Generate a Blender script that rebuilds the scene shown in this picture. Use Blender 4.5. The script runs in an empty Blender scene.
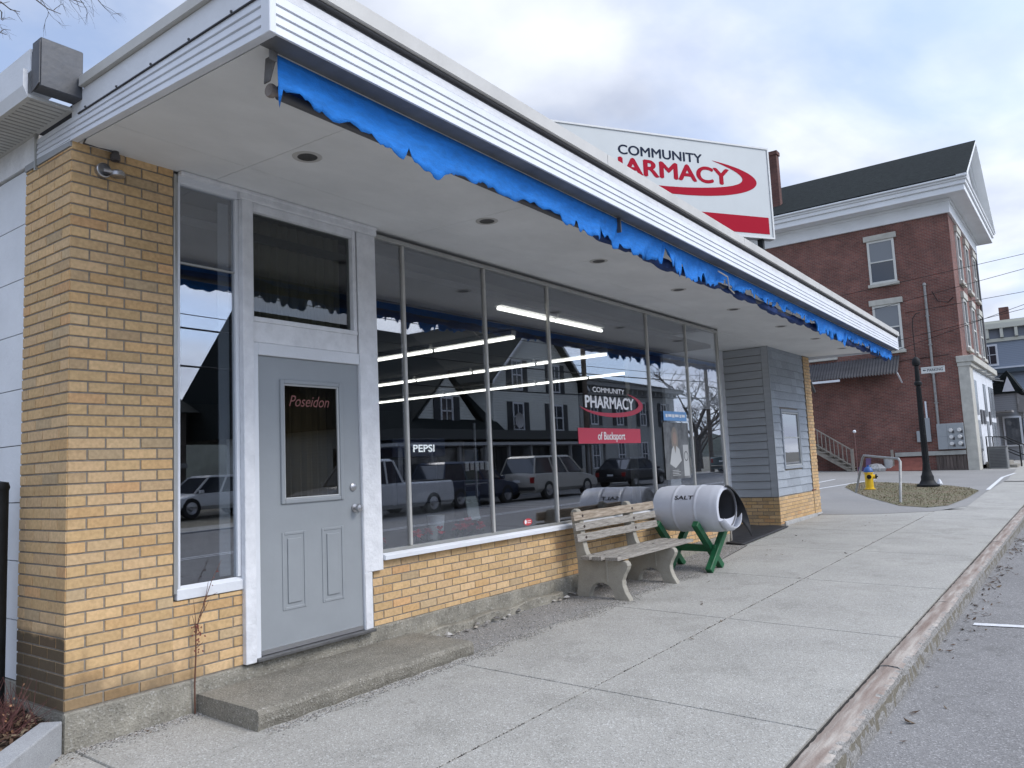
import bpy, math, random
from mathutils import Vector, Matrix
R_ = math.radians
rnd = random.Random(7)
scn = bpy.context.scene
COL = scn.collection

# ------------------------------------------------------------------ camera
cam_d = bpy.data.cameras.new('camera'); cam = bpy.data.objects.new('camera', cam_d); COL.objects.link(cam)
def fit_axes(yaw, pitch, roll):
    f = Vector((math.sin(yaw)*math.cos(pitch), math.cos(yaw)*math.cos(pitch), math.sin(pitch)))
    r = Vector((math.cos(yaw), -math.sin(yaw), 0)); d = -(r.cross(f))
    c, s = math.cos(roll), math.sin(roll)
    return c*r+s*d, -s*r+c*d, f
rt, dn, fw = fit_axes(0.932792, 0.10336, 0.045244)
M = Matrix.Identity(4)
for i in range(3):
    M[i][0] = rt[i]; M[i][1] = -dn[i]; M[i][2] = -fw[i]
M[0][3], M[1][3], M[2][3] = -2.027076, -4.648055, 1.449453
cam.matrix_world = M
cam_d.sensor_width = 36; cam_d.lens = 776.68989/1024*36
cam_d.clip_start = 0.05; cam_d.clip_end = 3000
scn.camera = cam

# ------------------------------------------------------------------ light
SUN_EL, SUN_DIR = 44, Vector((0.22, -0.975, 0))      # the sun stands over the street behind thin cloud
w = bpy.data.worlds.new('World'); scn.world = w; w.use_nodes = True
nt = w.node_tree; nt.nodes.clear(); N = nt.nodes.new; L = nt.links.new
out = N('ShaderNodeOutputWorld'); bg = N('ShaderNodeBackground'); bg.inputs[1].default_value = 0.115
sky = N('ShaderNodeTexSky'); sky.sky_type = 'NISHITA'; sky.sun_disc = False
sky.sun_elevation = R_(SUN_EL); sky.sun_rotation = math.atan2(SUN_DIR.x, SUN_DIR.y)
tc = N('ShaderNodeTexCoord'); sep = N('ShaderNodeSeparateXYZ'); L(tc.outputs['Generated'], sep.inputs[0])
def mth(op, a, b=None, c=None, clamp=False, nt=nt):
    n = nt.nodes.new('ShaderNodeMath'); n.operation = op; n.use_clamp = clamp
    for i, x in enumerate((a, b, c)):
        if x is None: continue
        if isinstance(x, (int, float)): n.inputs[i].default_value = x
        else: nt.links.new(x, n.inputs[i])
    return n.outputs[0]
zz = mth('ADD', mth('MAXIMUM', sep.outputs[2], 0.0), 0.22)
cmb = N('ShaderNodeCombineXYZ'); L(mth('DIVIDE', sep.outputs[0], zz), cmb.inputs[0]); L(mth('DIVIDE', sep.outputs[1], zz), cmb.inputs[1])
n1 = N('ShaderNodeTexNoise'); n1.inputs['Scale'].default_value = 1.15; n1.inputs['Detail'].default_value = 7; n1.inputs['Roughness'].default_value = 0.52; n1.inputs['Distortion'].default_value = 0.25
mp = N('ShaderNodeMapping'); mp.inputs['Location'].default_value = (3.1, 1.7, 0); L(cmb.outputs[0], mp.inputs[0]); L(mp.outputs[0], n1.inputs['Vector'])
rp = N('ShaderNodeValToRGB'); rp.color_ramp.elements[0].position = 0.40; rp.color_ramp.elements[1].position = 0.58; L(n1.outputs[0], rp.inputs[0])
n2 = N('ShaderNodeTexNoise'); n2.inputs['Scale'].default_value = 2.2; n2.inputs['Detail'].default_value = 6; n2.inputs['Roughness'].default_value = 0.5; L(cmb.outputs[0], n2.inputs['Vector'])
rc = N('ShaderNodeValToRGB'); e = rc.color_ramp.elements; e[0].position = 0.34; e[0].color = (0.36, 0.40, 0.50, 1); e[1].position = 0.66; e[1].color = (0.62, 0.655, 0.73, 1); L(n2.outputs[0], rc.inputs[0])
vm = N('ShaderNodeVectorMath'); vm.operation = 'SCALE'; vm.inputs['Scale'].default_value = 8.2; L(rc.outputs[0], vm.inputs[0])
mxs = N('ShaderNodeMix'); mxs.data_type = 'RGBA'; mxs.inputs['Factor'].default_value = 0.7; mxs.inputs['B'].default_value = (2.6, 3.3, 4.9, 1); L(sky.outputs[0], mxs.inputs['A'])
mx = N('ShaderNodeMix'); mx.data_type = 'RGBA'; L(rp.outputs[0], mx.inputs['Factor']); L(mxs.outputs['Result'], mx.inputs['A']); L(vm.outputs[0], mx.inputs['B'])
# cloud is brighter towards the veiled sun
dt = N('ShaderNodeVectorMath'); dt.operation = 'DOT_PRODUCT'; L(tc.outputs['Generated'], dt.inputs[0]); dt.inputs[1].default_value = (SUN_DIR.x*math.cos(R_(SUN_EL)), SUN_DIR.y*math.cos(R_(SUN_EL)), math.sin(R_(SUN_EL)))
gain = mth('ADD', 1.0, mth('MULTIPLY', mth('POWER', mth('MAXIMUM', dt.outputs['Value'], 0.0), 1.5), 1.5))
vg = N('ShaderNodeVectorMath'); vg.operation = 'SCALE'; L(mx.outputs['Result'], vg.inputs[0]); L(gain, vg.inputs['Scale'])
L(vg.outputs[0], bg.inputs[0]); L(bg.outputs[0], out.inputs[0])
sd = bpy.data.lights.new('sun', 'SUN'); sd.energy = 1.25; sd.angle = R_(22); sd.color = (1.0, 0.95, 0.88)
so = bpy.data.objects.new('sun', sd); COL.objects.link(so)
sv = Vector((SUN_DIR.x*math.cos(R_(SUN_EL)), SUN_DIR.y*math.cos(R_(SUN_EL)), math.sin(R_(SUN_EL))))
so.rotation_euler = sv.to_track_quat('Z', 'Y').to_euler(); so.location = (0, -10, 20)
vs = scn.view_settings; vs.view_transform = 'Standard'; vs.look = 'None'; vs.gamma = 1; vs.exposure = 0.68; vs.use_curve_mapping = False
scn.cycles.max_bounces = 8; scn.cycles.diffuse_bounces = 5; scn.cycles.transparent_max_bounces = 12

# ------------------------------------------------------------------ materials
MC = {}
def mat(name, col, rough=0.8, var=0.0, scale=4.0, bump=0.0, bscale=60.0, metal=0.0, emit=None, es=0, col2=None, spec=0.5, stretch=None, dust=0):
    if name in MC: return MC[name]
    m = bpy.data.materials.new(name); m.use_nodes = True; t = m.node_tree; b = t.nodes['Principled BSDF']
    b.inputs['Base Color'].default_value = (*col, 1); b.inputs['Roughness'].default_value = rough; b.inputs['Metallic'].default_value = metal
    b.inputs['Specular IOR Level'].default_value = spec
    if emit: b.inputs['Emission Color'].default_value = (*emit, 1); b.inputs['Emission Strength'].default_value = es
    tc = t.nodes.new('ShaderNodeTexCoord'); v = tc.outputs['Object']
    if stretch:
        mp = t.nodes.new('ShaderNodeMapping'); mp.inputs['Scale'].default_value = stretch; t.links.new(v, mp.inputs[0]); v = mp.outputs[0]
    if var or col2:
        n = t.nodes.new('ShaderNodeTexNoise'); n.inputs['Scale'].default_value = scale; n.inputs['Detail'].default_value = 8; n.inputs['Roughness'].default_value = 0.62; t.links.new(v, n.inputs['Vector'])
        r = t.nodes.new('ShaderNodeValToRGB'); r.color_ramp.elements[0].position = 0.32; r.color_ramp.elements[1].position = 0.68
        c2 = col2 if col2 else tuple(min(1, c*(1+var)) for c in col); c1 = col if col2 else tuple(c*(1-var) for c in col)
        r.color_ramp.elements[0].color = (*c1, 1); r.color_ramp.elements[1].color = (*c2, 1)
        t.links.new(n.outputs[0], r.inputs[0]); t.links.new(r.outputs[0], b.inputs['Base Color'])
    if bump:
        n = t.nodes.new('ShaderNodeTexNoise'); n.inputs['Scale'].default_value = bscale; n.inputs['Detail'].default_value = 5; t.links.new(v, n.inputs['Vector'])
        u = t.nodes.new('ShaderNodeBump'); u.inputs['Strength'].default_value = bump; u.inputs['Distance'].default_value = 0.01; t.links.new(n.outputs[0], u.inputs['Height']); t.links.new(u.outputs[0], b.inputs['Normal'])
    MC[name] = m; return m

def nodes_of(m): return m.node_tree, m.node_tree.nodes['Principled BSDF']
def speckle(name, base, lo, hi, fs=260, cs=0.9, rough=0.9, bump=0.35, amt=0.5, blot=0.18, spots=0):
    """aggregate surface: light and dark grains over a slow blotchy tone"""
    if name in MC: return MC[name]
    m = bpy.data.materials.new(name); m.use_nodes = True; t, b = nodes_of(m); b.inputs['Roughness'].default_value = rough
    b.inputs['Specular IOR Level'].default_value = 0.3
    tc = t.nodes.new('ShaderNodeTexCoord')
    a = t.nodes.new('ShaderNodeTexNoise'); a.inputs['Scale'].default_value = cs; a.inputs['Detail'].default_value = 9; a.inputs['Roughness'].default_value = 0.65; t.links.new(tc.outputs['Object'], a.inputs['Vector'])
    ra = t.nodes.new('ShaderNodeValToRGB'); ra.color_ramp.elements[0].position = 0.3; ra.color_ramp.elements[1].position = 0.7
    ra.color_ramp.elements[0].color = (*[c*(1-blot) for c in base], 1); ra.color_ramp.elements[1].color = (*[c*(1+blot) for c in base], 1); t.links.new(a.outputs[0], ra.inputs[0])
    vo = t.nodes.new('ShaderNodeTexVoronoi'); vo.inputs['Scale'].default_value = fs; t.links.new(tc.outputs['Object'], vo.inputs['Vector'])
    sp = t.nodes.new('ShaderNodeSeparateColor'); t.links.new(vo.outputs['Color'], sp.inputs[0])
    rg = t.nodes.new('ShaderNodeValToRGB'); g = rg.color_ramp; g.elements[0].position = 0.0; g.elements[0].color = (*lo, 1); g.elements[1].position = 1.0; g.elements[1].color = (*hi, 1)
    g.elements.new(0.22).color = (*base, 1); g.elements.new(0.82).color = (*base, 1); t.links.new(sp.outputs[0], rg.inputs[0])
    mi = t.nodes.new('ShaderNodeMix'); mi.data_type = 'RGBA'; mi.inputs['Factor'].default_value = amt; t.links.new(ra.outputs[0], mi.inputs['A']); t.links.new(rg.outputs[0], mi.inputs['B'])
    res = mi.outputs['Result']
    if spots:      # old stains and patches with ragged outlines
        for sc_, lo_, hi_, k_ in ((1.7, .56, .60, spots), (7.0, .64, .69, spots*1.3)):
            sn = t.nodes.new('ShaderNodeTexNoise'); sn.inputs['Scale'].default_value = sc_; sn.inputs['Detail'].default_value = 7; sn.inputs['Roughness'].default_value = .6; sn.inputs['Distortion'].default_value = .4; t.links.new(tc.outputs['Object'], sn.inputs['Vector'])
            sr = t.nodes.new('ShaderNodeValToRGB'); sr.color_ramp.elements[0].position = lo_; sr.color_ramp.elements[0].color = (1, 1, 1, 1); sr.color_ramp.elements[1].position = hi_; sr.color_ramp.elements[1].color = (1-k_, 1-k_, 1-k_*1.05, 1); t.links.new(sn.outputs[0], sr.inputs[0])
            mm = t.nodes.new('ShaderNodeMix'); mm.data_type = 'RGBA'; mm.blend_type = 'MULTIPLY'; mm.inputs['Factor'].default_value = 1; t.links.new(res, mm.inputs['A']); t.links.new(sr.outputs[0], mm.inputs['B']); res = mm.outputs['Result']
    t.links.new(res, b.inputs['Base Color'])
    u = t.nodes.new('ShaderNodeBump'); u.inputs['Strength'].default_value = bump; u.inputs['Distance'].default_value = 0.004
    t.links.new(vo.outputs['Distance'], u.inputs['Height']); t.links.new(u.outputs[0], b.inputs['Normal'])
    MC[name] = m; return m

def wallcoord(t):
    """metres along the wall and up, for walls facing x or y"""
    g = t.nodes.new('ShaderNodeNewGeometry'); sp = t.nodes.new('ShaderNodeSeparateXYZ'); t.links.new(g.outputs['Position'], sp.inputs[0])
    sn = t.nodes.new('ShaderNodeSeparateXYZ'); t.links.new(g.outputs['Normal'], sn.inputs[0])
    k = mth('GREATER_THAN', mth('ABSOLUTE', sn.outputs[0], nt=t), 0.7, nt=t)
    u = mth('ADD', mth('MULTIPLY', sp.outputs[1], k, nt=t), mth('MULTIPLY', sp.outputs[0], mth('SUBTRACT', 1.0, k, nt=t), nt=t), nt=t)
    c = t.nodes.new('ShaderNodeCombineXYZ'); t.links.new(u, c.inputs[0]); t.links.new(sp.outputs[2], c.inputs[1]); return c.outputs[0]
def brickmat(name, c1, c2, mortar, bw=0.21, bh=0.067, ms=0.008, blot=0.35):
    m = bpy.data.materials.new(name); m.use_nodes = True; t, b = nodes_of(m); b.inputs['Roughness'].default_value = 0.88
    v = wallcoord(t); br = t.nodes.new('ShaderNodeTexBrick'); t.links.new(v, br.inputs['Vector'])
    br.inputs['Color1'].default_value = (*c1, 1); br.inputs['Color2'].default_value = (*c2, 1); br.inputs['Mortar'].default_value = (*mortar, 1)
    br.inputs['Scale'].default_value = 1; br.inputs['Brick Width'].default_value = bw; br.inputs['Row Height'].default_value = bh; br.inputs['Mortar Size'].default_value = ms; br.inputs['Mortar Smooth'].default_value = 0.1
    n = t.nodes.new('ShaderNodeTexNoise'); n.inputs['Scale'].default_value = 0.7; n.inputs['Detail'].default_value = 8; n.inputs['Roughness'].default_value = 0.7; t.links.new(v, n.inputs['Vector'])
    r = t.nodes.new('ShaderNodeValToRGB'); r.color_ramp.elements[0].position = 0.35; r.color_ramp.elements[1].position = 0.65
    r.color_ramp.elements[0].color = (1-blot,)*3+(1,); r.color_ramp.elements[1].color = (1+blot*.6,)*3+(1,); t.links.new(n.outputs[0], r.inputs[0])
    mi = t.nodes.new('ShaderNodeMix'); mi.data_type = 'RGBA'; mi.blend_type = 'MULTIPLY'; mi.inputs['Factor'].default_value = 1; t.links.new(br.outputs[0], mi.inputs['A']); t.links.new(r.outputs[0], mi.inputs['B'])
    t.links.new(mi.outputs['Result'], b.inputs['Base Color'])
    u = t.nodes.new('ShaderNodeBump'); u.inputs['Strength'].default_value = 0.6; u.inputs['Distance'].default_value = 0.006; u.invert = True; t.links.new(br.outputs['Fac'], u.inputs['Height']); t.links.new(u.outputs[0], b.inputs['Normal'])
    MC[name] = m; return m
def clapmat(name, col, pitch=0.115, dark=0.45):
    """horizontal clapboards by height (far walls)"""
    m = bpy.data.materials.new(name); m.use_nodes = True; t, b = nodes_of(m); b.inputs['Roughness'].default_value = 0.7
    g = t.nodes.new('ShaderNodeNewGeometry'); sp = t.nodes.new('ShaderNodeSeparateXYZ'); t.links.new(g.outputs['Position'], sp.inputs[0])
    f = mth('FRACT', mth('DIVIDE', sp.outputs[2], pitch, nt=t), nt=t)
    r = t.nodes.new('ShaderNodeValToRGB'); r.color_ramp.elements[0].position = 0.0; r.color_ramp.elements[0].color = (*[c*dark for c in col], 1); r.color_ramp.elements[1].position = 0.14; r.color_ramp.elements[1].color = (*col, 1); t.links.new(f, r.inputs[0])
    t.links.new(r.outputs[0], b.inputs['Base Color'])
    u = t.nodes.new('ShaderNodeBump'); u.inputs['Strength'].default_value = 0.8; u.inputs['Distance'].default_value = 0.02; u.invert = True; t.links.new(f, u.inputs['Height']); t.links.new(u.outputs[0], b.inputs['Normal'])
    MC[name] = m; return m
def glassmat(name, refl=0.21, tint=(0.86, 0.88, 0.89), ior=1.5):
    m = bpy.data.materials.new(name); m.use_nodes = True; t = m.node_tree; t.nodes.clear()
    o = t.nodes.new('ShaderNodeOutputMaterial'); a = t.nodes.new('ShaderNodeBsdfTransparent'); a.inputs[0].default_value = (*tint, 1)
    g = t.nodes.new('ShaderNodeBsdfGlossy'); g.inputs['Roughness'].default_value = 0.0; g.inputs[0].default_value = (0.93, 0.95, 1, 1)
    ge = t.nodes.new('ShaderNodeNewGeometry'); dp = t.nodes.new('ShaderNodeVectorMath'); dp.operation = 'DOT_PRODUCT'; t.links.new(ge.outputs['Normal'], dp.inputs[0]); t.links.new(ge.outputs['Incoming'], dp.inputs[1])
    sch = mth('ADD', refl, mth('MULTIPLY', mth('POWER', mth('SUBTRACT', 1.0, mth('ABSOLUTE', dp.outputs['Value'], nt=t), nt=t), 4.0, nt=t), .8, nt=t), clamp=True, nt=t)
    x = t.nodes.new('ShaderNodeMixShader'); t.links.new(sch, x.inputs[0]); t.links.new(a.outputs[0], x.inputs[1]); t.links.new(g.outputs[0], x.inputs[2]); t.links.new(x.outputs[0], o.inputs[0])
    MC[name] = m; return m
def colmat(name, rough=0.85, bump=0.4, stain=False):
    """per-face colour attribute with grain; optional damp stain low on the pillar"""
    m = bpy.data.materials.new(name); m.use_nodes = True; t, b = nodes_of(m); b.inputs['Roughness'].default_value = rough; b.inputs['Specular IOR Level'].default_value = 0.35
    a = t.nodes.new('ShaderNodeVertexColor'); a.layer_name = 'Col'; g = t.nodes.new('ShaderNodeNewGeometry')
    n = t.nodes.new('ShaderNodeTexNoise'); n.inputs['Scale'].default_value = 45; n.inputs['Detail'].default_value = 6; t.links.new(g.outputs['Position'], n.inputs['Vector'])
    r = t.nodes.new('ShaderNodeValToRGB'); r.color_ramp.elements[0].position = 0.3; r.color_ramp.elements[1].position = 0.7; r.color_ramp.elements[0].color = (.84, .83, .80, 1); r.color_ramp.elements[1].color = (1.08, 1.08, 1.08, 1); t.links.new(n.outputs[0], r.inputs[0])
    mi = t.nodes.new('ShaderNodeMix'); mi.data_type = 'RGBA'; mi.blend_type = 'MULTIPLY'; mi.inputs['Factor'].default_value = 1; t.links.new(a.outputs[0], mi.inputs['A']); t.links.new(r.outputs[0], mi.inputs['B']); res = mi.outputs['Result']
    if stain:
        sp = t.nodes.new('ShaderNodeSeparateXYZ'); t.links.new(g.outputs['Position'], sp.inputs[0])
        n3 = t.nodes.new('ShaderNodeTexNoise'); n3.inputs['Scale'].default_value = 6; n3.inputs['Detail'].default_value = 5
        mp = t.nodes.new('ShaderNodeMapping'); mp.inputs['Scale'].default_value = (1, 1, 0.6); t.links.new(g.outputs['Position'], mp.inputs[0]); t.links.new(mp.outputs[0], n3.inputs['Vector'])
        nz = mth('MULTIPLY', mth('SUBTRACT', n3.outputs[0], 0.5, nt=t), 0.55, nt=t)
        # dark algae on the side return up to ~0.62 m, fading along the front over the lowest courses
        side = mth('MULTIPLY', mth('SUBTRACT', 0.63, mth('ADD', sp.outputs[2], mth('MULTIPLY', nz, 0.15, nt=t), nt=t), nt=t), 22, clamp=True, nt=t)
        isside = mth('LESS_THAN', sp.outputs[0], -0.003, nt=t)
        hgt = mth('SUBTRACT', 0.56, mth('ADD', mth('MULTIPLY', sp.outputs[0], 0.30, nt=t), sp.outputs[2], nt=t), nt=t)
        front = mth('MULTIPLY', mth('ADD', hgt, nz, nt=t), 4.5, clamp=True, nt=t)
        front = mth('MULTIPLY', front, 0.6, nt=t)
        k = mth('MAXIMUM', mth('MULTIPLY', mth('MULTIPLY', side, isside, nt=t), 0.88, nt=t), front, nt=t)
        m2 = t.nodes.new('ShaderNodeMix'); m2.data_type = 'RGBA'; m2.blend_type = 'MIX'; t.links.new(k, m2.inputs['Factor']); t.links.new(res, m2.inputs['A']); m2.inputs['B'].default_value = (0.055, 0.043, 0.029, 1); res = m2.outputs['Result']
    t.links.new(res, b.inputs['Base Color'])
    n4 = t.nodes.new('ShaderNodeTexNoise'); n4.inputs['Scale'].default_value = 160; t.links.new(g.outputs['Position'], n4.inputs['Vector'])
    u = t.nodes.new('ShaderNodeBump'); u.inputs['Strength'].default_value = bump; u.inputs['Distance'].default_value = 0.003; t.links.new(n4.outputs[0], u.inputs['Height']); t.links.new(u.outputs[0], b.inputs['Normal'])
    MC[name] = m; return m

white = mat('white_paint', (.66, .68, .71), .5, .07, 2, .25, 40)
oldwhite = mat('weathered_white_paint', (.60, .61, .63), .65, col2=(.74, .75, .77), scale=9, bump=.5, bscale=35)
siding = mat('white_vinyl', (.62, .645, .69), .5, col2=(.70, .725, .77), scale=1.3, stretch=(2.5, 2.5, .5))
soffitm = mat('soffit_paint', (.63, .64, .64), .8, col2=(.75, .76, .76), scale=1.1, bump=.3, bscale=9, stretch=(1, 1.6, 1))
coping = mat('coping_metal', (.50, .49, .46), .55, .10, 2, .1, 20)
darkgap = mat('dark_gap', (.045, .045, .05), .9)
alu = mat('aluminium_frame', (.42, .42, .40), .4, .1, 6, metal=.6)
greydoor = mat('grey_door_paint', (.265, .285, .30), .45, .04, 4, .06, 30)
metal = mat('brushed_metal', (.45, .45, .46), .35, metal=.9)
dkmetal = mat('dark_metal', (.07, .07, .075), .5, .2, 8)
mortar = mat('mortar', (.24, .215, .18), .95, .2, 30, .6, 120)
concrete = speckle('old_concrete', (.27, .255, .22), (.13, .12, .10), (.42, .40, .36), fs=170, cs=2.5, bump=.6, amt=.35, blot=.35)
walkm = speckle('sidewalk_concrete', (.35, .34, .31), (.14, .14, .13), (.66, .66, .64), fs=120, cs=1.1, bump=.7, amt=.5, blot=.22, spots=.09)
asphalt = speckle('asphalt', (.215, .21, .205), (.085, .083, .08), (.51, .50, .49), fs=110, cs=.7, bump=.7, amt=.5, blot=.25, spots=.12)
asphalt2 = speckle('lot_asphalt', (.25, .245, .235), (.12, .12, .115), (.42, .42, .42), fs=120, cs=.35, bump=.5, amt=.35, blot=.18)
gravelm = speckle('gravel_dirt', (.245, .24, .23), (.10, .10, .095), (.50, .48, .45), fs=120, cs=3, bump=1, amt=.6, blot=.3)
granitem = speckle('grey_granite', (.34, .35, .36), (.16, .17, .18), (.58, .59, .60), fs=300, cs=5, bump=.4, amt=.6, blot=.2)
blk = mat('black_iron', (.010, .011, .012), .6, .3, 10, spec=.25)
glass = glassmat('window_glass'); glass2 = glassmat('door_glass', .06, (.55, .53, .48))
farglass = mat('far_window_glass', (.03, .035, .045), .06, spec=1)
greyclap = mat('grey_clapboard_paint', (.42, .44, .46), .75, .07, 3, .3, 40, stretch=(.5, .5, 6))
shinglem = colmat('grey_shingle_paint', .8, .5)
buff = colmat('buff_brick', .8, .5, stain=True)
redbrick = brickmat('red_brick', (.215, .080, .060), (.135, .054, .044), (.20, .16, .14))
slate = mat('dark_slate_roof', (.015, .019, .019), .95, .6, 9, .5, 30, stretch=(1, .5, 4), spec=.15)
stone = mat('pale_stone', (.46, .45, .40), .85, .15, 3, .4, 30)
cornicem = mat('cornice_white', (.74, .76, .77), .6, .05, 1)
wood = mat('weathered_grey_wood', (.17, .155, .135), .9, col2=(.43, .40, .355), scale=6, bump=.9, bscale=14, stretch=(1.2, 14, 14))
greenp = mat('green_paint', (.012, .105, .042), .42, .25, 12, .2, 40)
benchc = speckle('bench_concrete', (.34, .32, .27), (.2, .19, .16), (.48, .46, .42), fs=260, cs=5, bump=.4, amt=.35, blot=.22)

# ------------------------------------------------------------------ mesh helpers
class MB:
    def __init__(s): s.v = []; s.f = []; s.c = []
    def add(s, vs, fs, col=None):
        o = len(s.v); s.v += [tuple(v) for v in vs]
        for f in fs: s.f.append(tuple(i+o for i in f)); s.c.append(col)
        return s
    def box(s, x0, x1, y0, y1, z0, z1, col=None):
        return s.add([(x0, y0, z0), (x1, y0, z0), (x1, y1, z0), (x0, y1, z0), (x0, y0, z1), (x1, y0, z1), (x1, y1, z1), (x0, y1, z1)],
                     [(0, 3, 2, 1), (4, 5, 6, 7), (0, 1, 5, 4), (1, 2, 6, 5), (2, 3, 7, 6), (3, 0, 4, 7)], col)
    def prism(s, poly, d, col=None):
        """poly: list of 3-D points (planar), d: extrusion vector"""
        n = len(poly); d = Vector(d); a = [Vector(p) for p in poly]
        nrm = Vector((0, 0, 0))
        for i in range(n): nrm += a[i].cross(a[(i+1) % n])
        if nrm.dot(d) > 0: a.reverse()
        vs = a+[p+d for p in a]
        return s.add(vs, [tuple(range(n)), tuple(range(2*n-1, n-1, -1))]+[(i, i+n, (i+1) % n+n, (i+1) % n) for i in range(n)], col)
    def quad(s, *p): return s.add(p, [tuple(range(len(p)))])
    def tube(s, pts, r, seg=8, caps=True):
        pts = [Vector(p) for p in pts]; rs = r if isinstance(r, (list, tuple)) else [r]*len(pts); o = len(s.v); prev = None
        for i, p in enumerate(pts):
            t = (pts[min(i+1, len(pts)-1)]-pts[max(i-1, 0)]).normalized()
            up = Vector((0, 0, 1)) if abs(t.z) < .95 else Vector((1, 0, 0))
            a = t.cross(up).normalized() if prev is None else (prev-t*prev.dot(t)).normalized(); b = t.cross(a); prev = a
            for k in range(seg):
                q = 2*math.pi*k/seg; s.v.append(tuple(p+(a*math.cos(q)+b*math.sin(q))*rs[i]))
        for i in range(len(pts)-1):
            for k in range(seg):
                s.f.append((o+i*seg+k, o+i*seg+(k+1) % seg, o+(i+1)*seg+(k+1) % seg, o+(i+1)*seg+k)); s.c.append(None)
        if caps:
            s.f.append(tuple(o+k for k in range(seg-1, -1, -1))); s.c.append(None)
            s.f.append(tuple(o+(len(pts)-1)*seg+k for k in range(seg))); s.c.append(None)
        return s
    def lathe(s, prof, c=(0, 0, 0), axis='z', seg=24):
        """prof: (radius, height) list"""
        o = len(s.v)
        for r, h in prof:
            for k in range(seg):
                q = 2*math.pi*k/seg; a, b = r*math.cos(q), r*math.sin(q)
                p = (a, b, h) if axis == 'z' else ((a, h, -b) if axis == 'y' else (h, a, b))
                s.v.append((p[0]+c[0], p[1]+c[1], p[2]+c[2]))
        for i in range(len(prof)-1):
            for k in range(seg):
                s.f.append((o+i*seg+k, o+i*seg+(k+1) % seg, o+(i+1)*seg+(k+1) % seg, o+(i+1)*seg+k)); s.c.append(None)
        return s
    def bar(s, a, b, w, h, up=(0, 0, 1)):
        a, b = Vector(a), Vector(b); t = (b-a).normalized(); x = t.cross(Vector(up)).normalized(); z = x.cross(t)
        return s.prism([a+x*w/2+z*h/2, a-x*w/2+z*h/2, a-x*w/2-z*h/2, a+x*w/2-z*h/2], b-a)
    def build(s, name, m, parent=None, bevel=0, smooth=False, local=False, seg=1):
        off = Vector((0, 0, 0))
        if parent and not local:
            p = parent
            while p: off += p.location; p = p.parent
        me = bpy.data.meshes.new(name); me.from_pydata([tuple(Vector(v)-off) for v in s.v], [], s.f); me.update()
        if any(c is not None for c in s.c):
            ca = me.color_attributes.new('Col', 'FLOAT_COLOR', 'CORNER'); buf = []
            for p, c in zip(me.polygons, s.c): buf += list((*(c or (.5, .5, .5)), 1))*len(p.vertices)
            ca.data.foreach_set('color', buf)
        me.materials.append(m)
        if smooth:
            for p in me.polygons: p.use_smooth = True
            me.set_sharp_from_angle(angle=R_(38))
        o = bpy.data.objects.new(name, me); COL.objects.link(o)
        if parent: o.parent = parent
        if bevel:
            md = o.modifiers.new('bevel', 'BEVEL'); md.width = bevel; md.segments = seg; md.limit_method = 'ANGLE'; md.angle_limit = R_(40)
        return o
def tag(o, label=None, cat=None, group=None, kind=None):
    if label: o['label'] = label
    if cat: o['category'] = cat
    if group: o['group'] = group
    if kind: o['kind'] = kind
    return o
def thing(name, loc, label, cat, group=None, rz=0):
    o = bpy.data.objects.new(name, None); COL.objects.link(o); o.location = loc; o.rotation_euler = (0, 0, rz); o.empty_display_size = .2
    return tag(o, label, cat, group)
def BX(*a): return MB().box(*a)
def copy_tree(o, parent=None):
    c = o.copy(); COL.objects.link(c)
    if parent: c.parent = parent
    for ch in list(o.children): copy_tree(ch, c)
    return c
def text(name, s, parent, m, origin, u, v, height, width=None, bold=0.0, align='LEFT', depth=.002, shear=0, fat=0):
    """lettering as a mesh, laid in the plane u,v (unit vectors) from origin (world)"""
    c = bpy.data.curves.new('lettering', 'FONT'); c.body = s; c.size = 1; c.offset = bold; c.shear = shear; c.extrude = 0
    o = bpy.data.objects.new('lettering', c); COL.objects.link(o); bpy.context.view_layer.update()
    me = bpy.data.meshes.new_from_object(o.evaluated_get(bpy.context.evaluated_depsgraph_get())); bpy.data.objects.remove(o)
    xs = [q.co.x for q in me.vertices]; ys = [q.co.y for q in me.vertices]; x0, x1, y1 = min(xs), max(xs), max(ys); y0 = 0 if min(ys) > -.3 and not any(ch in s for ch in 'gpqy') else 0
    capm = .73; sy = height/capm; sx = sy if width is None else width/(x1-x0)
    u, v, og = Vector(u), Vector(v), Vector(origin); off = Vector((0, 0, 0)); p = parent
    while p: off += p.location; p = p.parent
    nrm = u.cross(v)
    for q in me.vertices: q.co = og-off+u*((q.co.x-x0)*sx)+v*(q.co.y*sy)+nrm*depth
    if fat:      # heavier strokes: the same letters again, a hair to each side and proud of the last
        n0 = len(me.vertices); vs = [tuple(q.co) for q in me.vertices]; fs = [tuple(p.vertices) for p in me.polygons]; V, F = list(vs), list(fs)
        for k, (a_, b_) in enumerate(((fat, 0), (-fat, 0), (0, fat*.6), (0, -fat*.6))):
            d_ = u*a_+v*b_+nrm*(.0003*(k+1)); o_ = len(V); V += [tuple(Vector(q)+d_) for q in vs]; F += [tuple(i+o_ for i in f) for f in fs]
        me = bpy.data.meshes.new(name); me.from_pydata(V, [], F); me.update()
    me.materials.append(m); o = bpy.data.objects.new(name, me); COL.objects.link(o)
    if parent: o.parent = parent
    return o

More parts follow.
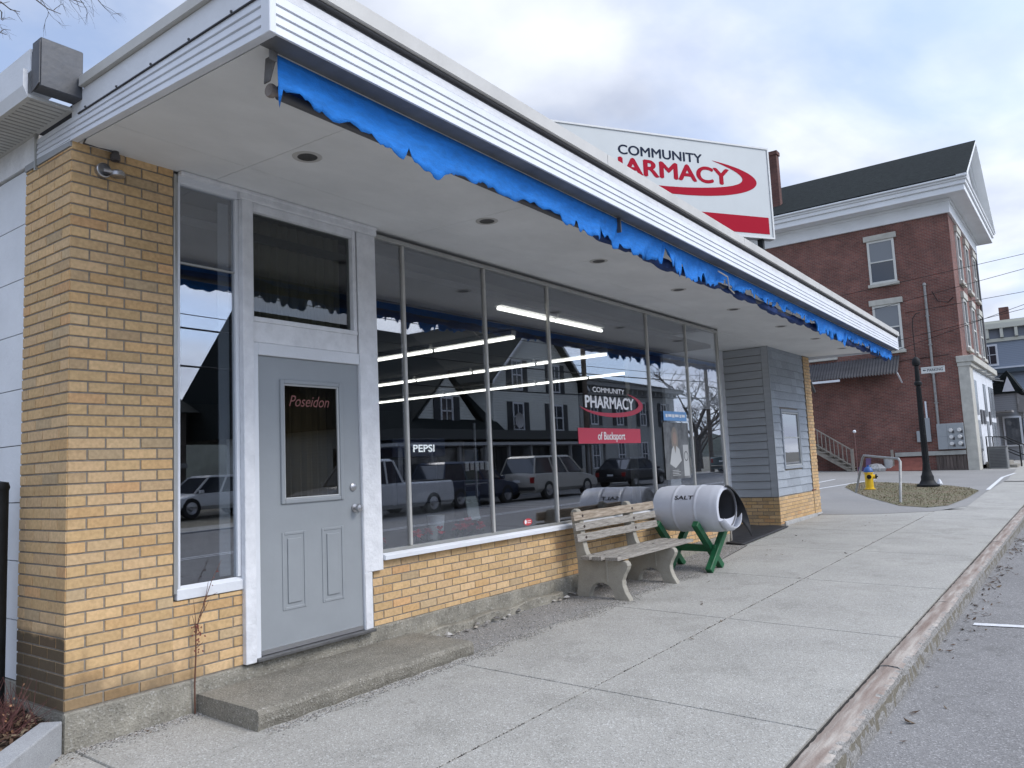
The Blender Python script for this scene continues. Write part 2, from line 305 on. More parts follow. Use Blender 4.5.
# ------------------------------------------------------------------ ground
def gz(x, y):
    X = min(max(x, -30), 90); Y = min(max(y, -3.45), 9)
    return -.0032+.0093*X+.0246*Y
ROAD0, ROAD1 = -3.47, -15.3
def hz(x, y):
    if y > ROAD0: return gz(x, y)-.012
    if y > ROAD1:
        k = (ROAD0-y)/(ROAD0-ROAD1); return gz(x, -3.45)-.135+.10*math.sin(math.pi*k)
    return gz(x, -3.45)-.02+(.006*max(0, min(40, -16-y)))
def sheet(name, xs, ys, m, dz=0.0, fn=hz, inside=None, kind='structure'):
    b = MB(); nx, ny = len(xs), len(ys)
    vs = [(x, y, fn(x, y)+dz) for y in ys for x in xs]
    fs = [(j*nx+i, j*nx+i+1, (j+1)*nx+i+1, (j+1)*nx+i) for j in range(ny-1) for i in range(nx-1) if inside is None or inside((xs[i]+xs[i+1])/2, (ys[j]+ys[j+1])/2)]
    b.add(vs, fs); o = b.build(name, m); tag(o, kind=kind); return o
def lin(a, b, n): return [a+(b-a)*i/n for i in range(n+1)]
dirtm = speckle('verge_dirt', (.17, .155, .12), (.08, .07, .05), (.30, .28, .24), fs=60, cs=.3, bump=.6, amt=.5, blot=.25)
sheet('ground', [-900, -200, -60]+lin(-30, 90, 60)+[150, 400, 1200], [-900, -200, -60, -30, -20, -16, -15.31]+lin(-15.3, -3.47, 16)+[-3.465, 0, 3, 6, 9, 30, 100, 900], dirtm, -.03)
sheet('road', [-200]+lin(-30, 90, 60)+[400], lin(-15.3, -3.47, 16), asphalt, -.003, hz)
sheet('far_sidewalk', [-200]+lin(-30, 90, 60)+[400], [-17.0, -16.2, -15.45], walkm, .03, lambda x, y: gz(x, -3.45)-.02)
for_k = MB()
for i in range(60):
    x0, x1 = -30+2*i, -28+2*i-.01
    for_k.prism([(x0, -15.45, gz(x0, -4)-.2), (x0, -15.31, gz(x0, -4)-.2), (x0, -15.31, gz(x0, -4)+.012), (x0, -15.45, gz(x0, -4)+.012)], (x1-x0, 0, .0093*(x1-x0)))
tag(for_k.build('far_kerb', granitem), kind='structure')

# pavement slabs
walk = MB()
def slab(poly, dz=0.0, t=.1, g=.009):
    c = sum((Vector(p) for p in poly), Vector((0, 0)))/len(poly)
    pts = []
    for p in poly:
        d = Vector(p)-c; q = Vector(p)-Vector((g*(1 if d.x > 0 else -1), g*(1 if d.y > 0 else -1))); pts.append(q)
    n = len(pts); b = [(q.x, q.y, gz(q.x, q.y)+dz) for q in pts]; e = []
    for q in pts:
        d = (q-c); d.normalize(); e.append((q.x+d.x*.004, q.y+d.y*.004))
    low = [(a[0], a[1], gz(*a)+dz-.007) for a in e]; bot = [(a[0], a[1], gz(*a)+dz-t) for a in e]
    walk.add(b+low+bot, [tuple(range(n))]+[(i+n, (i+1) % n+n, (i+1) % n, i) for i in range(n)]+[(i+2*n, (i+1) % n+2*n, (i+1) % n+n, i+n) for i in range(n)])
JX = [-4.8, -2.4, .05, 2.45, 4.80, 7.10, 9.65, 12.1, 14.65, 16.9, 19.5, 22.3, 24.8, 27.4]
def diag(y): return 14.62+(y+.3)*-1.03 if y < -.3 else 14.62     # the drive edge cuts the inner slabs off
for a, b in zip(JX, JX[1:]):
    slab([(a, -3.29), (b, -3.29), (b, -1.86), (a, -1.86)] if b < 16 or b > 17.5 else [(a, -3.29), (b, -3.29), (b, -2.35), (16.3, -1.86), (a, -1.86)])
for a, b in zip(JX, JX[1:]):
    if a < 2.4:
        slab([(a, -1.86), (b, -1.86), (b, -.735 if a > .0 else -.75), (a, -.735 if a > 0 else -.75)])
        slab([(a, -.735 if a > .0 else -.75), (b, -.735 if a > 0 else -.75), (b, .0), (a, .0)]) if a >= -.1 or b < .2 else None
    elif b < 12.3: slab([(a, -1.86), (b, -1.86), (b, -.62 if a < 7 else -.30), (a, -.62 if a < 9 else -.30)])
slab([(12.1, -1.86), (16.1, -1.86), (15.2, -.95), (14.75, .02), (12.1, .02)])
slab([(9.65, -.295), (12.1, -.295), (12.1, .02), (9.65, .02)])
for a in range(28, 70, 3): slab([(a, -3.29), (a+3, -3.29), (a+3, -1.0), (a, -1.0)])
tag(walk.build('sidewalk', walkm), kind='structure')
# dark dirt that shows in the joints
sheet('joint_dirt', lin(-6, 30, 36), [-3.3, -1.86, 0.02], mat('joint_dirt', (.035, .032, .028), 1,   .3, 40), -.018, gz, inside=lambda x, y: x < 14 or y < -1.9)
# granite kerb: blocks with worn rusty tops and rough faces
kt = bpy.data.materials.new('kerb_granite'); kt.use_nodes = True; t, b = nodes_of(kt); MC['kerb'] = kt
b.inputs['Roughness'].default_value = .8
g = t.nodes.new('ShaderNodeNewGeometry'); mp = t.nodes.new('ShaderNodeMapping'); mp.inputs['Scale'].default_value = (.9, 9, 9); t.links.new(g.outputs['Position'], mp.inputs[0])
n = t.nodes.new('ShaderNodeTexNoise'); n.inputs['Scale'].default_value = 2.2; n.inputs['Detail'].default_value = 7; t.links.new(mp.outputs[0], n.inputs['Vector'])
r = t.nodes.new('ShaderNodeValToRGB'); e = r.color_ramp.elements; e[0].position = .3; e[0].color = (.20, .145, .115, 1); e[1].position = .72; e[1].color = (.46, .42, .37, 1); e.new(.5).color = (.29, .24, .205, 1); t.links.new(n.outputs[0], r.inputs[0])
n2_ = t.nodes.new('ShaderNodeTexNoise'); n2_.inputs['Scale'].default_value = 90; n2_.inputs['Detail'].default_value = 4; t.links.new(g.outputs['Position'], n2_.inputs['Vector'])
r2 = t.nodes.new('ShaderNodeValToRGB'); e = r2.color_ramp.elements; e[0].position = .35; e[0].color = (.14, .135, .125, 1); e[1].position = .65; e[1].color = (.33, .32, .30, 1); t.links.new(n2_.outputs[0], r2.inputs[0])
sn = t.nodes.new('ShaderNodeSeparateXYZ'); t.links.new(g.outputs['Normal'], sn.inputs[0])
mi = t.nodes.new('ShaderNodeMix'); mi.data_type = 'RGBA'; t.links.new(mth('MULTIPLY', mth('SUBTRACT', sn.outputs[2], .75, nt=t), 6, clamp=True, nt=t), mi.inputs['Factor']); t.links.new(r2.outputs[0], mi.inputs['A']); t.links.new(r.outputs[0], mi.inputs['B']); t.links.new(mi.outputs['Result'], b.inputs['Base Color'])
u = t.nodes.new('ShaderNodeBump'); u.inputs['Strength'].default_value = .7; u.inputs['Distance'].default_value = .008; t.links.new(n2_.outputs[0], u.inputs['Height']); t.links.new(u.outputs[0], b.inputs['Normal'])
kb = MB(); x = -6.0
while x < 60:
    Lk = 2.47 if x < 30 else 4; n = int(Lk/.045) if x < 14 else int(Lk/.2); jt = rnd.uniform(-.006, .006)
    rows = []
    for i in range(n+1):
        xx = x+.006+(Lk-.012)*i/n; z = gz(xx, -3.3)+jt
        j = lambda a: rnd.uniform(-a, a)
        rows.append([(xx, -3.315+j(.004), z-.1), (xx, -3.315+j(.004), z+.002), (xx, -3.36+j(.003), z+.008+j(.0015)), (xx, -3.425+j(.004), z+.004+j(.002)), (xx, -3.452+j(.007), z-.012+j(.005)),
                     (xx, -3.463+j(.006), z-.05+j(.008)), (xx, -3.468+j(.007), z-.10+j(.008)), (xx, -3.475+j(.006), z-.2)])
    o = len(kb.v); kb.v += [p for r in rows for p in r]; m8 = 8
    for i in range(n):
        for k in range(m8-1): kb.f.append((o+i*m8+k, o+i*m8+k+1, o+(i+1)*m8+k+1, o+(i+1)*m8+k)); kb.c.append(None)
    kb.f.append(tuple(o+k for k in range(m8-1, -1, -1))); kb.c.append(None)
    kb.f.append(tuple(o+n*m8+k for k in range(m8))); kb.c.append(None)
    x += Lk
tag(kb.build('kerb', kt, smooth=False), kind='structure')

# parking lot / drive between the buildings
def poly_sheet(name, poly, m, dz, kind='structure'):
    b = MB().add([(p[0], p[1], gz(*p)+dz) for p in poly], [tuple(range(len(poly)))]); return tag(b.build(name, m), kind=kind)
lot = MB(); xs = lin(14.7, 37.2, 12); ys = [-1.86, -.5, 2, 5, 9, 20]
poly_sheet('parking_lot', [(14.75, .02), (15.2, -.95), (16.1, -1.86), (17.6, -2.3), (22.3, -2.2), (29, -2.2), (37.2, -1.9), (38.6, -1.0), (38.6, 9), (14.75, 9)], asphalt2, .004)
poly_sheet('back_lot', [(14.75, 9), (38.6, 9), (38.6, 60), (14.75, 60)], asphalt2, .004)
# worn turf island
isl = [(17.3, -1.0), (16.95, -1.62), (17.6, -1.93), (20.0, -2.03), (22.75, -2.0), (24.0, -1.62), (25.1, -.95), (26.2, .3), (27.1, 1.7), (25.9, 2.08), (23.96, 1.77), (21.8, 1.0), (19.8, .2)]
grassm = mat('dry_turf', (.18, .14, .095), 1, col2=(.11, .115, .06), scale=1.6, bump=1, bscale=50)
poly_sheet('turf_ground', isl, grassm, .012)
def inpoly(x, y, P):
    c = False
    for i in range(len(P)):
        (x1, y1), (x2, y2) = P[i], P[i-1]
        if (y1 > y) != (y2 > y) and x < (x2-x1)*(y-y1)/(y2-y1)+x1: c = not c
    return c
gb = MB(); gcols = [(.22, .17, .11), (.16, .135, .08), (.10, .12, .045), (.27, .22, .15), (.15, .10, .07)]
for i in range(9000):
    x, y = rnd.uniform(16.9, 27.1), rnd.uniform(-2.0, 2.3)
    if not inpoly(x, y, isl): continue
    a = rnd.uniform(0, 6.28); h = rnd.uniform(.008, .035); d = Vector((math.cos(a), math.sin(a), 0))*.012; p = Vector((x, y, gz(x, y)+.010)); tip = p+Vector((rnd.uniform(-.03, .03), rnd.uniform(-.03, .03), h))
    gb.add([p-d, p+d, tip], [(0, 1, 2)], rnd.choice(gcols))
tag(gb.build('grass', colmat('grass_blades', .9, 0)), 'short dry grass on the island by the hydrant', kind='stuff')
# painted lines
paint = mat('white_road_paint', (.62, .63, .64), .8, .15, 20)
def stripe(a, b, w_, dz=.010, nseg=1, fn=gz):
    a, b = Vector(a), Vector(b); t_ = (b-a).normalized(); n_ = Vector((-t_.y, t_.x))*w_/2; m_ = MB()
    for i in range(nseg):
        p, q = a+(b-a)*i/nseg, a+(b-a)*(i+1)/nseg
        m_.add([(*(v), fn(v.x, v.y)+dz) for v in (p-n_, q-n_, q+n_, p+n_)], [(0, 1, 2, 3)])
    return m_
ln = MB()
for a, b in (((23.0, 2.35), (28.6, 1.85)), ((23.2, 3.3), (28.8, 3.3)), ((23.2, -2.16), (30.2, -1.95)), ((19.3, 4.6), (24.5, 4.6)), ((30.2, -1.95), (33.5, -2.1))):
    s_ = stripe(a, b, .1); ln.add(s_.v, s_.f)
for x in (6.15, 12.2, 18.2, 24.2, 30.2, .1): 
    s_ = stripe((x, -3.62), (x, -5.9), .1, .004, 8, hz); ln.add(s_.v, s_.f)
s_ = stripe((-30, -9.3), (80, -9.3), .11, .004, 50, hz); ln.add(s_.v, s_.f)
s_ = stripe((-30, -9.55), (80, -9.55), .11, .004, 50, hz); ln.add(s_.v, s_.f)
tag(ln.build('road_markings', paint), kind='structure')
# gravel along the wall and grit
grit = poly_sheet('gravel_strip', [(2.71, .03), (2.71, -.64), (4.9, -.63), (7.1, -.63), (9.6, -.3), (9.8, .03)], gravelm, .003)
gv = MB(); pc = [(.34, .33, .31), (.24, .23, .22), (.50, .49, .47), (.15, .145, .14), (.36, .33, .29)]
def pebble(b, x, y, z, r):
    c = rnd.choice(pc); a = rnd.uniform(0, 6.28); h = r*rnd.uniform(.5, .9); e_ = rnd.uniform(.6, 1)
    vs = [(x+math.cos(a+k*1.571)*r*(1 if k % 2 else e_), y+math.sin(a+k*1.571)*r*(1 if k % 2 else e_), z+h*.35) for k in range(4)]+[(x, y, z+h), (x, y, z-.002)]
    b.add(vs, [(0, 1, 4), (1, 2, 4), (2, 3, 4), (3, 0, 4), (1, 0, 5), (2, 1, 5), (3, 2, 5), (0, 3, 5)], c)
for i in range(7000):
    x = rnd.uniform(2.72, 9.6); lim = -.62 if x < 7.1 else -.62+(x-7.1)*.13
    y = rnd.uniform(lim, .0)
    pebble(gv, x, y, gz(x, y)+.003, rnd.uniform(.003, .009))
for i in range(3600):
    x = rnd.uniform(.05, 2.75); y = -.655-abs(rnd.gauss(0, .045)) if x > .8 else -abs(rnd.gauss(0, .05)); pebble(gv, x, y, gz(x, y), rnd.uniform(.003, .008))
for i in range(1500):
    x = rnd.uniform(2.5, 8.5); y = -.60-abs(rnd.gauss(0, .10)); pebble(gv, x, y, gz(x, y), rnd.uniform(.002, .006))
for i in range(5000):
    x = rnd.uniform(2.72, 7.3); y = -.66-.05*math.sin(x*3)-.04*math.sin(x*7.7)+abs(rnd.gauss(0, .06)) - rnd.random()**3*.12; pebble(gv, x, y, gz(x, y)+.002, rnd.uniform(.003, .007))
for i in range(900):
    x = rnd.uniform(-1, 15); y = -1.86+rnd.gauss(0, .004); pebble(gv, x, y, gz(x, y)-.003, rnd.uniform(.003, .007)); gv.c[-8:] = [(.04, .035, .03)]*8
for i in range(1500):
    x = rnd.uniform(-.3, 1.3); y = -abs(rnd.gauss(0, .09)); pebble(gv, x, y, gz(x, y), rnd.uniform(.002, .006))
for i in range(90):
    x = rnd.uniform(2.75, 7.4); pebble(gv, x, -.02-abs(rnd.gauss(0, .035))-(.08 if x < 4.85 and rnd.random() < .6 else 0), gz(x, 0)+rnd.uniform(0, .03), rnd.uniform(.012, .045))
tag(gv.build('gravel', colmat('pebbles', .95, 0)), 'loose grey gravel along the foot of the brick wall', kind='stuff')
# leaf litter
lf = MB(); lc = [(.06, .035, .02), (.10, .06, .035), (.035, .025, .02), (.13, .09, .05)]
def leaf(x, y, z, s):
    a = rnd.uniform(0, 6.28); u_ = Vector((math.cos(a), math.sin(a), rnd.uniform(-.25, .35)))*s; v_ = Vector((-math.sin(a), math.cos(a), rnd.uniform(-.2, .4)))*s*rnd.uniform(.3, .6); p = Vector((x, y, z+s*.2))
    lf.add([p-u_, p-v_*.8, p+u_*.9+Vector((0, 0, s*.3)), p+v_], [(0, 1, 2, 3)], rnd.choice(lc))
for i in range(150):
    x = rnd.uniform(5.2, 14); y = -3.53-abs(rnd.gauss(0, .09)); leaf(x, y, hz(x, y), rnd.uniform(.008, .028))
for x0, y0, n_ in ((8.3, -3.56, 22), (9.6, -3.57, 26), (11.4, -3.58, 26), (12.6, -3.6, 20), (6.9, -3.56, 9), (5.0, -3.54, 8), (3.4, -3.6, 8)):
    for i in range(n_):
        x, y = x0+rnd.gauss(0, .25), min(-3.5, y0+rnd.gauss(0, .06)); leaf(x, y, hz(x, y), rnd.uniform(.01, .04))
for x, y in ((7.1, -1.88), (9.0, -1.86), (9.3, -1.8), (10.6, -1.85), (8.7, -.9), (9.2, -.75), (8.85, -1.05), (10.4, -.9), (12.8, -1.2), (13.4, -1.2), (11, -.6), (6.4, -1.0), (5.3, -1.4), (12.6, -.9), (14.9, -1.2), (3.9, -1.87), (4.6, -1.86)):
    for k in range(2): leaf(x+rnd.gauss(0, .03), y+rnd.gauss(0, .02), gz(x, y), rnd.uniform(.012, .03))
for i in range(60):
    x, y = rnd.uniform(-.1, .5), -abs(rnd.gauss(0, .05)); leaf(x, y, gz(x, y), rnd.uniform(.006, .014))
tag(lf.build('leaf_litter', colmat('dead_leaves', .9, 0)), 'dead brown leaves scattered along the kerb and slabs', kind='stuff')

# ================================================================== the pharmacy
ph = thing('pharmacy_building', (0, 0, 0), 'single storey yellow brick shop with plate glass front and deep flat white canopy', 'shop building')
FB = 3.405            # underside of the canopy edge
def edge_y(x): return -1.90+.0165*x
# --- brickwork: every brick its own raised block over a mortar bed
BH = .06533; BL = .2085
bpal = [(.56, .38, .195), (.59, .40, .21), (.54, .365, .185), (.57, .39, .215), (.51, .355, .20), (.60, .42, .235), (.56, .36, .175), (.47, .345, .205), (.57, .345, .17)]
bw8 = [5, 5, 4, 4, 2, 3, 3, 1, 1.2]
def bricks(b, axis, plane, u0, u1, z0, z1, out, phase=0, z_ref=.2109, seed=1, pal=bpal):
    r = random.Random(seed); row0 = int(math.floor((z0-z_ref)/BH+.001)); k = row0
    while z_ref+k*BH < z1-.01:
        za, zb = z_ref+k*BH+.0045, min(z_ref+(k+1)*BH-.0045, z1); za = max(za, z0)
        if zb-za < .012: k += 1; continue
        s0 = u0 - (BL/2 if k % 2 else 0) + phase
        while s0 < u1:
            a, c = max(s0+.0045, u0), min(s0+BL-.0045, u1)
            if s0 <= u0+1e-6 and s0 > u0-BL/2-.01: a = u0
            if c-a > .02:
                col = r.choices(pal, bw8[:len(pal)])[0]; q = r.uniform(.9, 1.1); col = tuple(v*q for v in col); pr = .006+r.uniform(-.001, .001); i_ = .0022
                j = [r.uniform(-.001, .001) for _ in range(4)]
                back = [(a, za), (c, za), (c, zb), (a, zb)]; fr = [(a+(0 if a == u0 else i_), za+i_+j[0]), (c-(0 if c == u1 else i_), za+i_+j[1]), (c-(0 if c == u1 else i_), zb-i_+j[2]), (a+(0 if a == u0 else i_), zb-i_+j[3])]
                def P(uv, d):
                    return (uv[0], plane+out*d, uv[1]) if axis == 'x' else (plane+out*d, uv[0], uv[1])
                vs = [P(v, -.001) for v in back]+[P(v, pr) for v in fr]
                fs = [(4, 5, 6, 7), (0, 1, 5, 4), (1, 2, 6, 5), (2, 3, 7, 6), (3, 0, 4, 7)]
                if (axis == 'x') == (out > 0): fs = [f[::-1] for f in fs]
                b.add(vs, fs, col)
            s0 += BL
        k += 1
PT = 3.475
pb = MB(); pm = MB()
bricks(pb, 'x', 0, 0, .625, .205, PT-.005, -1, seed=3); bricks(pb, 'x', 0, .625, 1.115, .205, .70, -1, phase=-(.625 % BL), seed=4)
bricks(pb, 'y', 0, 0, .615, .205, 3.43, -1, seed=5)
pm.box(.0, .625, .0, .615, .19, PT); pm.box(.625, 1.118, .0, .30, .19, .70)
pm.build('pillar_core', mortar, ph); pil = pb.build('brick_pillar', buff, ph)
wb_ = MB(); bricks(wb_, 'x', .02, 2.275, 9.76, .235, .735, -1, seed=8, phase=.03); wallb = wb_.build('brick_wall', buff, ph)
BX(2.275, 9.76, .02, .25, .20, .735).build('wall_core', mortar, ph)
# rough plaster patches beside the door
# --- foundation
fdm = speckle('foundation_concrete', (.25, .235, .195), (.10, .09, .075), (.50, .49, .45), fs=90, cs=4.5, bump=1.0, amt=.4, blot=.55)
fd = MB()
def rough_slab(b, x0, x1, y0, y1, z0f, z1, n, jit=.006, cut=None):
    """bar along x with an uneven face and top"""
    rows = []
    for i in range(n+1):
        x = x0+(x1-x0)*i/n; jj = .5*math.sin(x*11)+.5*math.sin(x*27+2); j = lambda a: a*(.55*jj+.45*rnd.uniform(-1, 1)); zz0 = z0f(x)
        zt = z1(x) if callable(z1) else z1; yy = y0(x) if callable(y0) else y0
        rows.append([(x, yy+j(jit), zz0-.08), (x, yy+j(jit), zz0+(zt-zz0)*.35), (x, yy+j(jit), zz0+(zt-zz0)*.7), (x, yy+j(jit*.6), zt-.008), (x, yy+.012, zt+j(jit*.3)), (x, y1, zt)])
    o = len(b.v); b.v += [p for r in rows for p in r]
    for i in range(n):
        for k in range(5): b.f.append((o+i*6+k, o+(i+1)*6+k, o+(i+1)*6+k+1, o+i*6+k+1)); b.c.append(None)
    b.f.append(tuple(o+k for k in range(6))); b.c.append(None); b.f.append(tuple(o+n*6+k for k in range(5, -1, -1))); b.c.append(None)
rough_slab(fd, -.002, 1.26, -.012, .3, lambda x: gz(x, 0), .204, 50, .004)
rough_slab(fd, 1.26, 2.27, .0, .3, lambda x: gz(x, 0), .212, 40, .004)
rough_slab(fd, 2.27, 9.78, lambda x: .0-.012*math.sin(x*5), .25, lambda x: gz(x, 0), lambda x: .232, 260, .014)
rough_slab(fd, 2.72, 4.85, lambda x: -.085-.01*math.sin(x*7), .0, lambda x: gz(x, 0), lambda x: .10+.012*math.sin(x*9)+.01*(x-2.7), 80, .012)
fd.box(-.006, .3, .0, .62, -.1, .2)
fd.build('foundation', fdm, ph)
# --- left flank: white panels
lw = MB()
for i in range(9):
    z0 = .30+i*.352; lw.box(.012, .05, .62, 1.84, z0, z0+.346); lw.box(.012, .05, 1.845, 12, z0, z0+.346)
lw.build('side_panel', white, ph); BX(.03, .2, .62, 12, -.1, 3.47).build('side_wall', darkgap, ph)
BX(.0, .04, .62, 12, -.05, .29).build('side_base', concrete, ph)
# --- body
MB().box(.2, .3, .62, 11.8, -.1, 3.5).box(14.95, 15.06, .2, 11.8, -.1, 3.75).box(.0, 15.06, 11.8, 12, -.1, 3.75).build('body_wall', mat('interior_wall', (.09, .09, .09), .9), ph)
BX(-.0, 15.1, .62, 12.1, 3.52, 3.755).build('roof', mat('roof_membrane', (.16, .16, .16), .9, .2, 1), ph)

# --- canopy soffit panels (slope down a little to the street)
sf = MB()
def sz(y): return 3.462+(y-.05)*.030
xs = [.035]+[.9+1.83*i for i in range(8)]+[15.15]
for a, b in zip(xs, xs[1:]):
    for ya, yb in ((None, -.42), (-.42, .10)):
        y0 = lambda x: (edge_y(x)+.03) if ya is None else ya+.002
        g_ = .0018
        vs = [(a+g_, y0(a), sz(y0(a))), (b-g_, y0(b), sz(y0(b))), (b-g_, yb-.001, sz(yb)), (a+g_, yb-.001, sz(yb))]
        sf.add(vs+[(v[0], v[1], v[2]+.02) for v in vs], [(0, 3, 2, 1), (4, 5, 6, 7), (0, 1, 5, 4), (1, 2, 6, 5), (2, 3, 7, 6), (3, 0, 4, 7)])
sf.build('soffit', soffitm, ph)
MB().prism([(.03, -1.86, 3.43), (.03, .6, 3.50), (.03, .6, 3.72), (.03, -1.86, 3.72)], (15.1, .24, 0)).build('canopy_core', darkgap, ph)
# entrance ceiling
BX(9.78, 15.05, .10, 1.75, 3.455, 3.48).build('entrance_ceiling', soffitm, ph)
# --- fascia: ribbed siding, flat strip, channel, coping
def sweep(b, prof, A, B, outn):
    """profile (out, z) swept from A to B"""
    A, B, o_ = Vector(A), Vector(B), Vector(outn)
    b.prism([A+o_*p[0]+Vector((0, 0, p[1])) for p in prof], B-A)
A, B = (0, edge_y(0), 0), (15.2, edge_y(15.2), 0)
sd_ = MB()
rib = .0475
def ribprof(z0, n):
    pts = [(-.03, z0), (.012, z0)]
    for i in range(n):
        z = z0+i*rib
        pts += [(.0125, z+.002), (.007, z+rib-.007), (.002, z+rib-.005), (.002, z+rib-.001)] if i < n-1 else [(.0125, z+.002), (.007, z+rib)]
    return pts+[(-.03, z0+n*rib)]
sweep(sd_, ribprof(FB, 4), A, B, (0, -1, 0)); sd_.build('front_siding', siding, ph)
s2 = MB(); sweep(s2, [(-.03, FB+.192), (.006, FB+.192), (.006, FB+.238), (-.03, FB+.238)], A, B, (0, -1, 0)); s2.build('front_trim_strip', oldwhite, ph)
s3 = MB(); sweep(s3, [(-.03, FB+.240), (-.008, FB+.240), (-.008, FB+.262), (.02, FB+.264), (.02, FB+.276), (-.03, FB+.276)], A, B, (0, -1, 0)); s3.build('gutter_channel', mat('channel_grey', (.10, .10, .105), .6), ph)
s4 = MB()
for i in range(5):
    a = Vector(A)+(Vector(B)-Vector(A))*(i/5); c = Vector(A)+(Vector(B)-Vector(A))*((i+1)/5-.0004); sweep(s4, [(-.03, FB+.277), (.045, FB+.277), (.045, FB+.362), (.03, FB+.366), (-.35, FB+.366), (-.35, FB+.35), (-.03, FB+.35)], a, c, (0, -1, 0))
s4.build('front_coping', coping, ph)
# left end of the canopy
LA, LB = (0, edge_y(0)+.014, 0), (0, .46, 0)
l1 = MB()
def slopez(b):   # the left siding follows the canopy's small fall
    b.v = [(x, y, z+.030*(y+1.9)*max(0, 1-(z-FB)/.22)) for x, y, z in b.v]; return b
sweep(l1, ribprof(FB, 4), LA, LB, (-1, 0, 0)); slopez(l1).build('side_siding', siding, ph)
l2 = MB(); sweep(l2, [(-.03, FB+.195), (.004, FB+.195), (.004, FB+.335), (-.03, FB+.335)], LA, (0, .0, 0), (-1, 0, 0)); l2.build('side_flat_panel', white, ph)
l2b = MB(); sweep(l2b, [(-.03, FB+.187), (.0165, FB+.187), (.0165, FB+.194), (-.03, FB+.194)], LA, (0, -.10, 0), (-1, 0, 0)); l2b.build('side_drip_line', darkgap, ph)
l3 = MB(); sweep(l3, [(-.03, FB+.338), (.03, FB+.338), (.03, FB+.395), (-.2, FB+.40), (-.2, FB+.36)], (0, -1.955, 0), (0, -.14, 0), (-1, 0, 0)); l3.build('side_coping', coping, ph)
l4 = MB().box(-.016, .02, edge_y(0)-.016, edge_y(0)+.05, FB-.004, FB+.30); l4.build('corner_post_trim', siding, ph, bevel=.003)
BX(-.012, .03, .0, .62, 3.432, 3.474).build('pillar_cap_trim', mat('grey_trim', (.30, .31, .32), .6, .1, 6), ph)
b_ = MB(); b_.tube([(-.012, -1.80+.55*i, FB+.21) for i in range(1)], .004); 
for i in range(5): BX(-.012, -.004, -1.62+.36*i, -1.61+.36*i, FB+.205, FB+.215).build('screw_head', dkmetal, ph)
# right end
BX(15.2, 15.22, -1.66, .15, FB-.002, FB+.36).build('end_siding', siding, ph)
# old gutter box of the roof behind
gt = MB().box(-.232, .0, -.13, -.02, 3.675, 3.965); gt.build('gutter_end_cap', mat('lead_grey_flashing', (.055, .06, .07), .42, .25, 7, .3, 12), ph, bevel=.006)
MB().prism([(-.235, -.135, 3.69), (-.235, -.135, 3.94), (-.235, -.035, 3.90), (-.235, -.035, 3.66)], (-.004, 0, 0)).build('gutter_flashing', dkmetal, ph)
gl = MB().box(-.25, -.0, -.015, 11.9, 3.64, 3.66)
gl.build('eave_soffit', mat('perforated_soffit', (.50, .50, .48), .7, .06, 8), ph)
vt = MB()
for i in range(90): vt.box(-.225, -.03, .01+i*.05, .022+i*.05, 3.6375, 3.6395)
vt.build('eave_vent_slots', mat('vent_shadow', (.33, .33, .32), .9), ph)
MB().prism([(-.25, -.016, 3.642), (-.275, -.016, 3.70), (-.275, -.016, 3.80), (-.25, -.016, 3.80)], (0, 11.9, 0)).prism([(-.235, -.016, 3.80), (-.24, -.016, 3.93), (-.02, -.016, 3.93), (-.02, -.016, 3.80)], (0, 11.9, 0)).build('eave_gutter', white, ph)
BX(-.006, .03, .46, 11.9, 3.475, 3.64).build('frieze_board', oldwhite, ph)
BX(-.02, -.0, .452, .47, FB+.0, FB+.30).build('siding_end_trim', alu, ph)

# --- recessed lights
for i, x in enumerate((1.03, 2.84, 4.63, 6.50, 8.27, 10.3, 12.2, 14.05)):
    y = -.86; z = sz(y)
    r_ = MB().lathe([(.062, -.0045), (.080, -.006), (.092, -.003), (.093, .002), (.062, .004)], (x, y, z), seg=28).build('downlight', mat('downlight_trim', (.45, .44, .42), .5), ph, smooth=True)
    MB().lathe([(.0, -.002), (.05, -.003), (.0625, -.004)], (x, y, z), seg=24).build('lens', mat('dull_lens', (.05, .048, .045), .5, .3, 40), r_, smooth=True)

# --- side window left of the door
def frame_rect(b, x0, x1, z0, z1, t, y0, y1, tb=None, tt=None):
    tb = t if tb is None else tb; tt = t if tt is None else tt
    b.box(x0, x0+t, y0, y1, z0, z1); b.box(x1-t, x1, y0, y1, z0, z1); b.box(x0+t, x1-t, y0+.001, y1, z0, z0+tb); b.box(x0+t, x1-t, y0+.001, y1, z1-tt, z1); return b
sw = MB(); sw.box(.627, .652, -.014, .09, .745, 3.44); sw.build('side_window', alu, ph, bevel=.002)
swt = ph.children[-1]
MB().box(.655, .672, -.010, .05, .76, 3.40).box(.655, 1.112, -.016, .05, 3.385, 3.455).box(1.085, 1.112, .0, .05, .79, 3.385).build('window_frame', white, swt, bevel=.003)
MB().prism([(.645, -.018, .705), (.645, -.018, .768), (.645, .02, .79), (.645, .02, .705)], (.47, 0, 0)).build('window_sill', white, swt, bevel=.003)
BX(.672, 1.085, .022, .028, .79, 3.385).build('pane', glass, swt)
BX(.672, 1.085, .012, .021, 2.853, 2.866).build('glazing_bar', alu, swt)
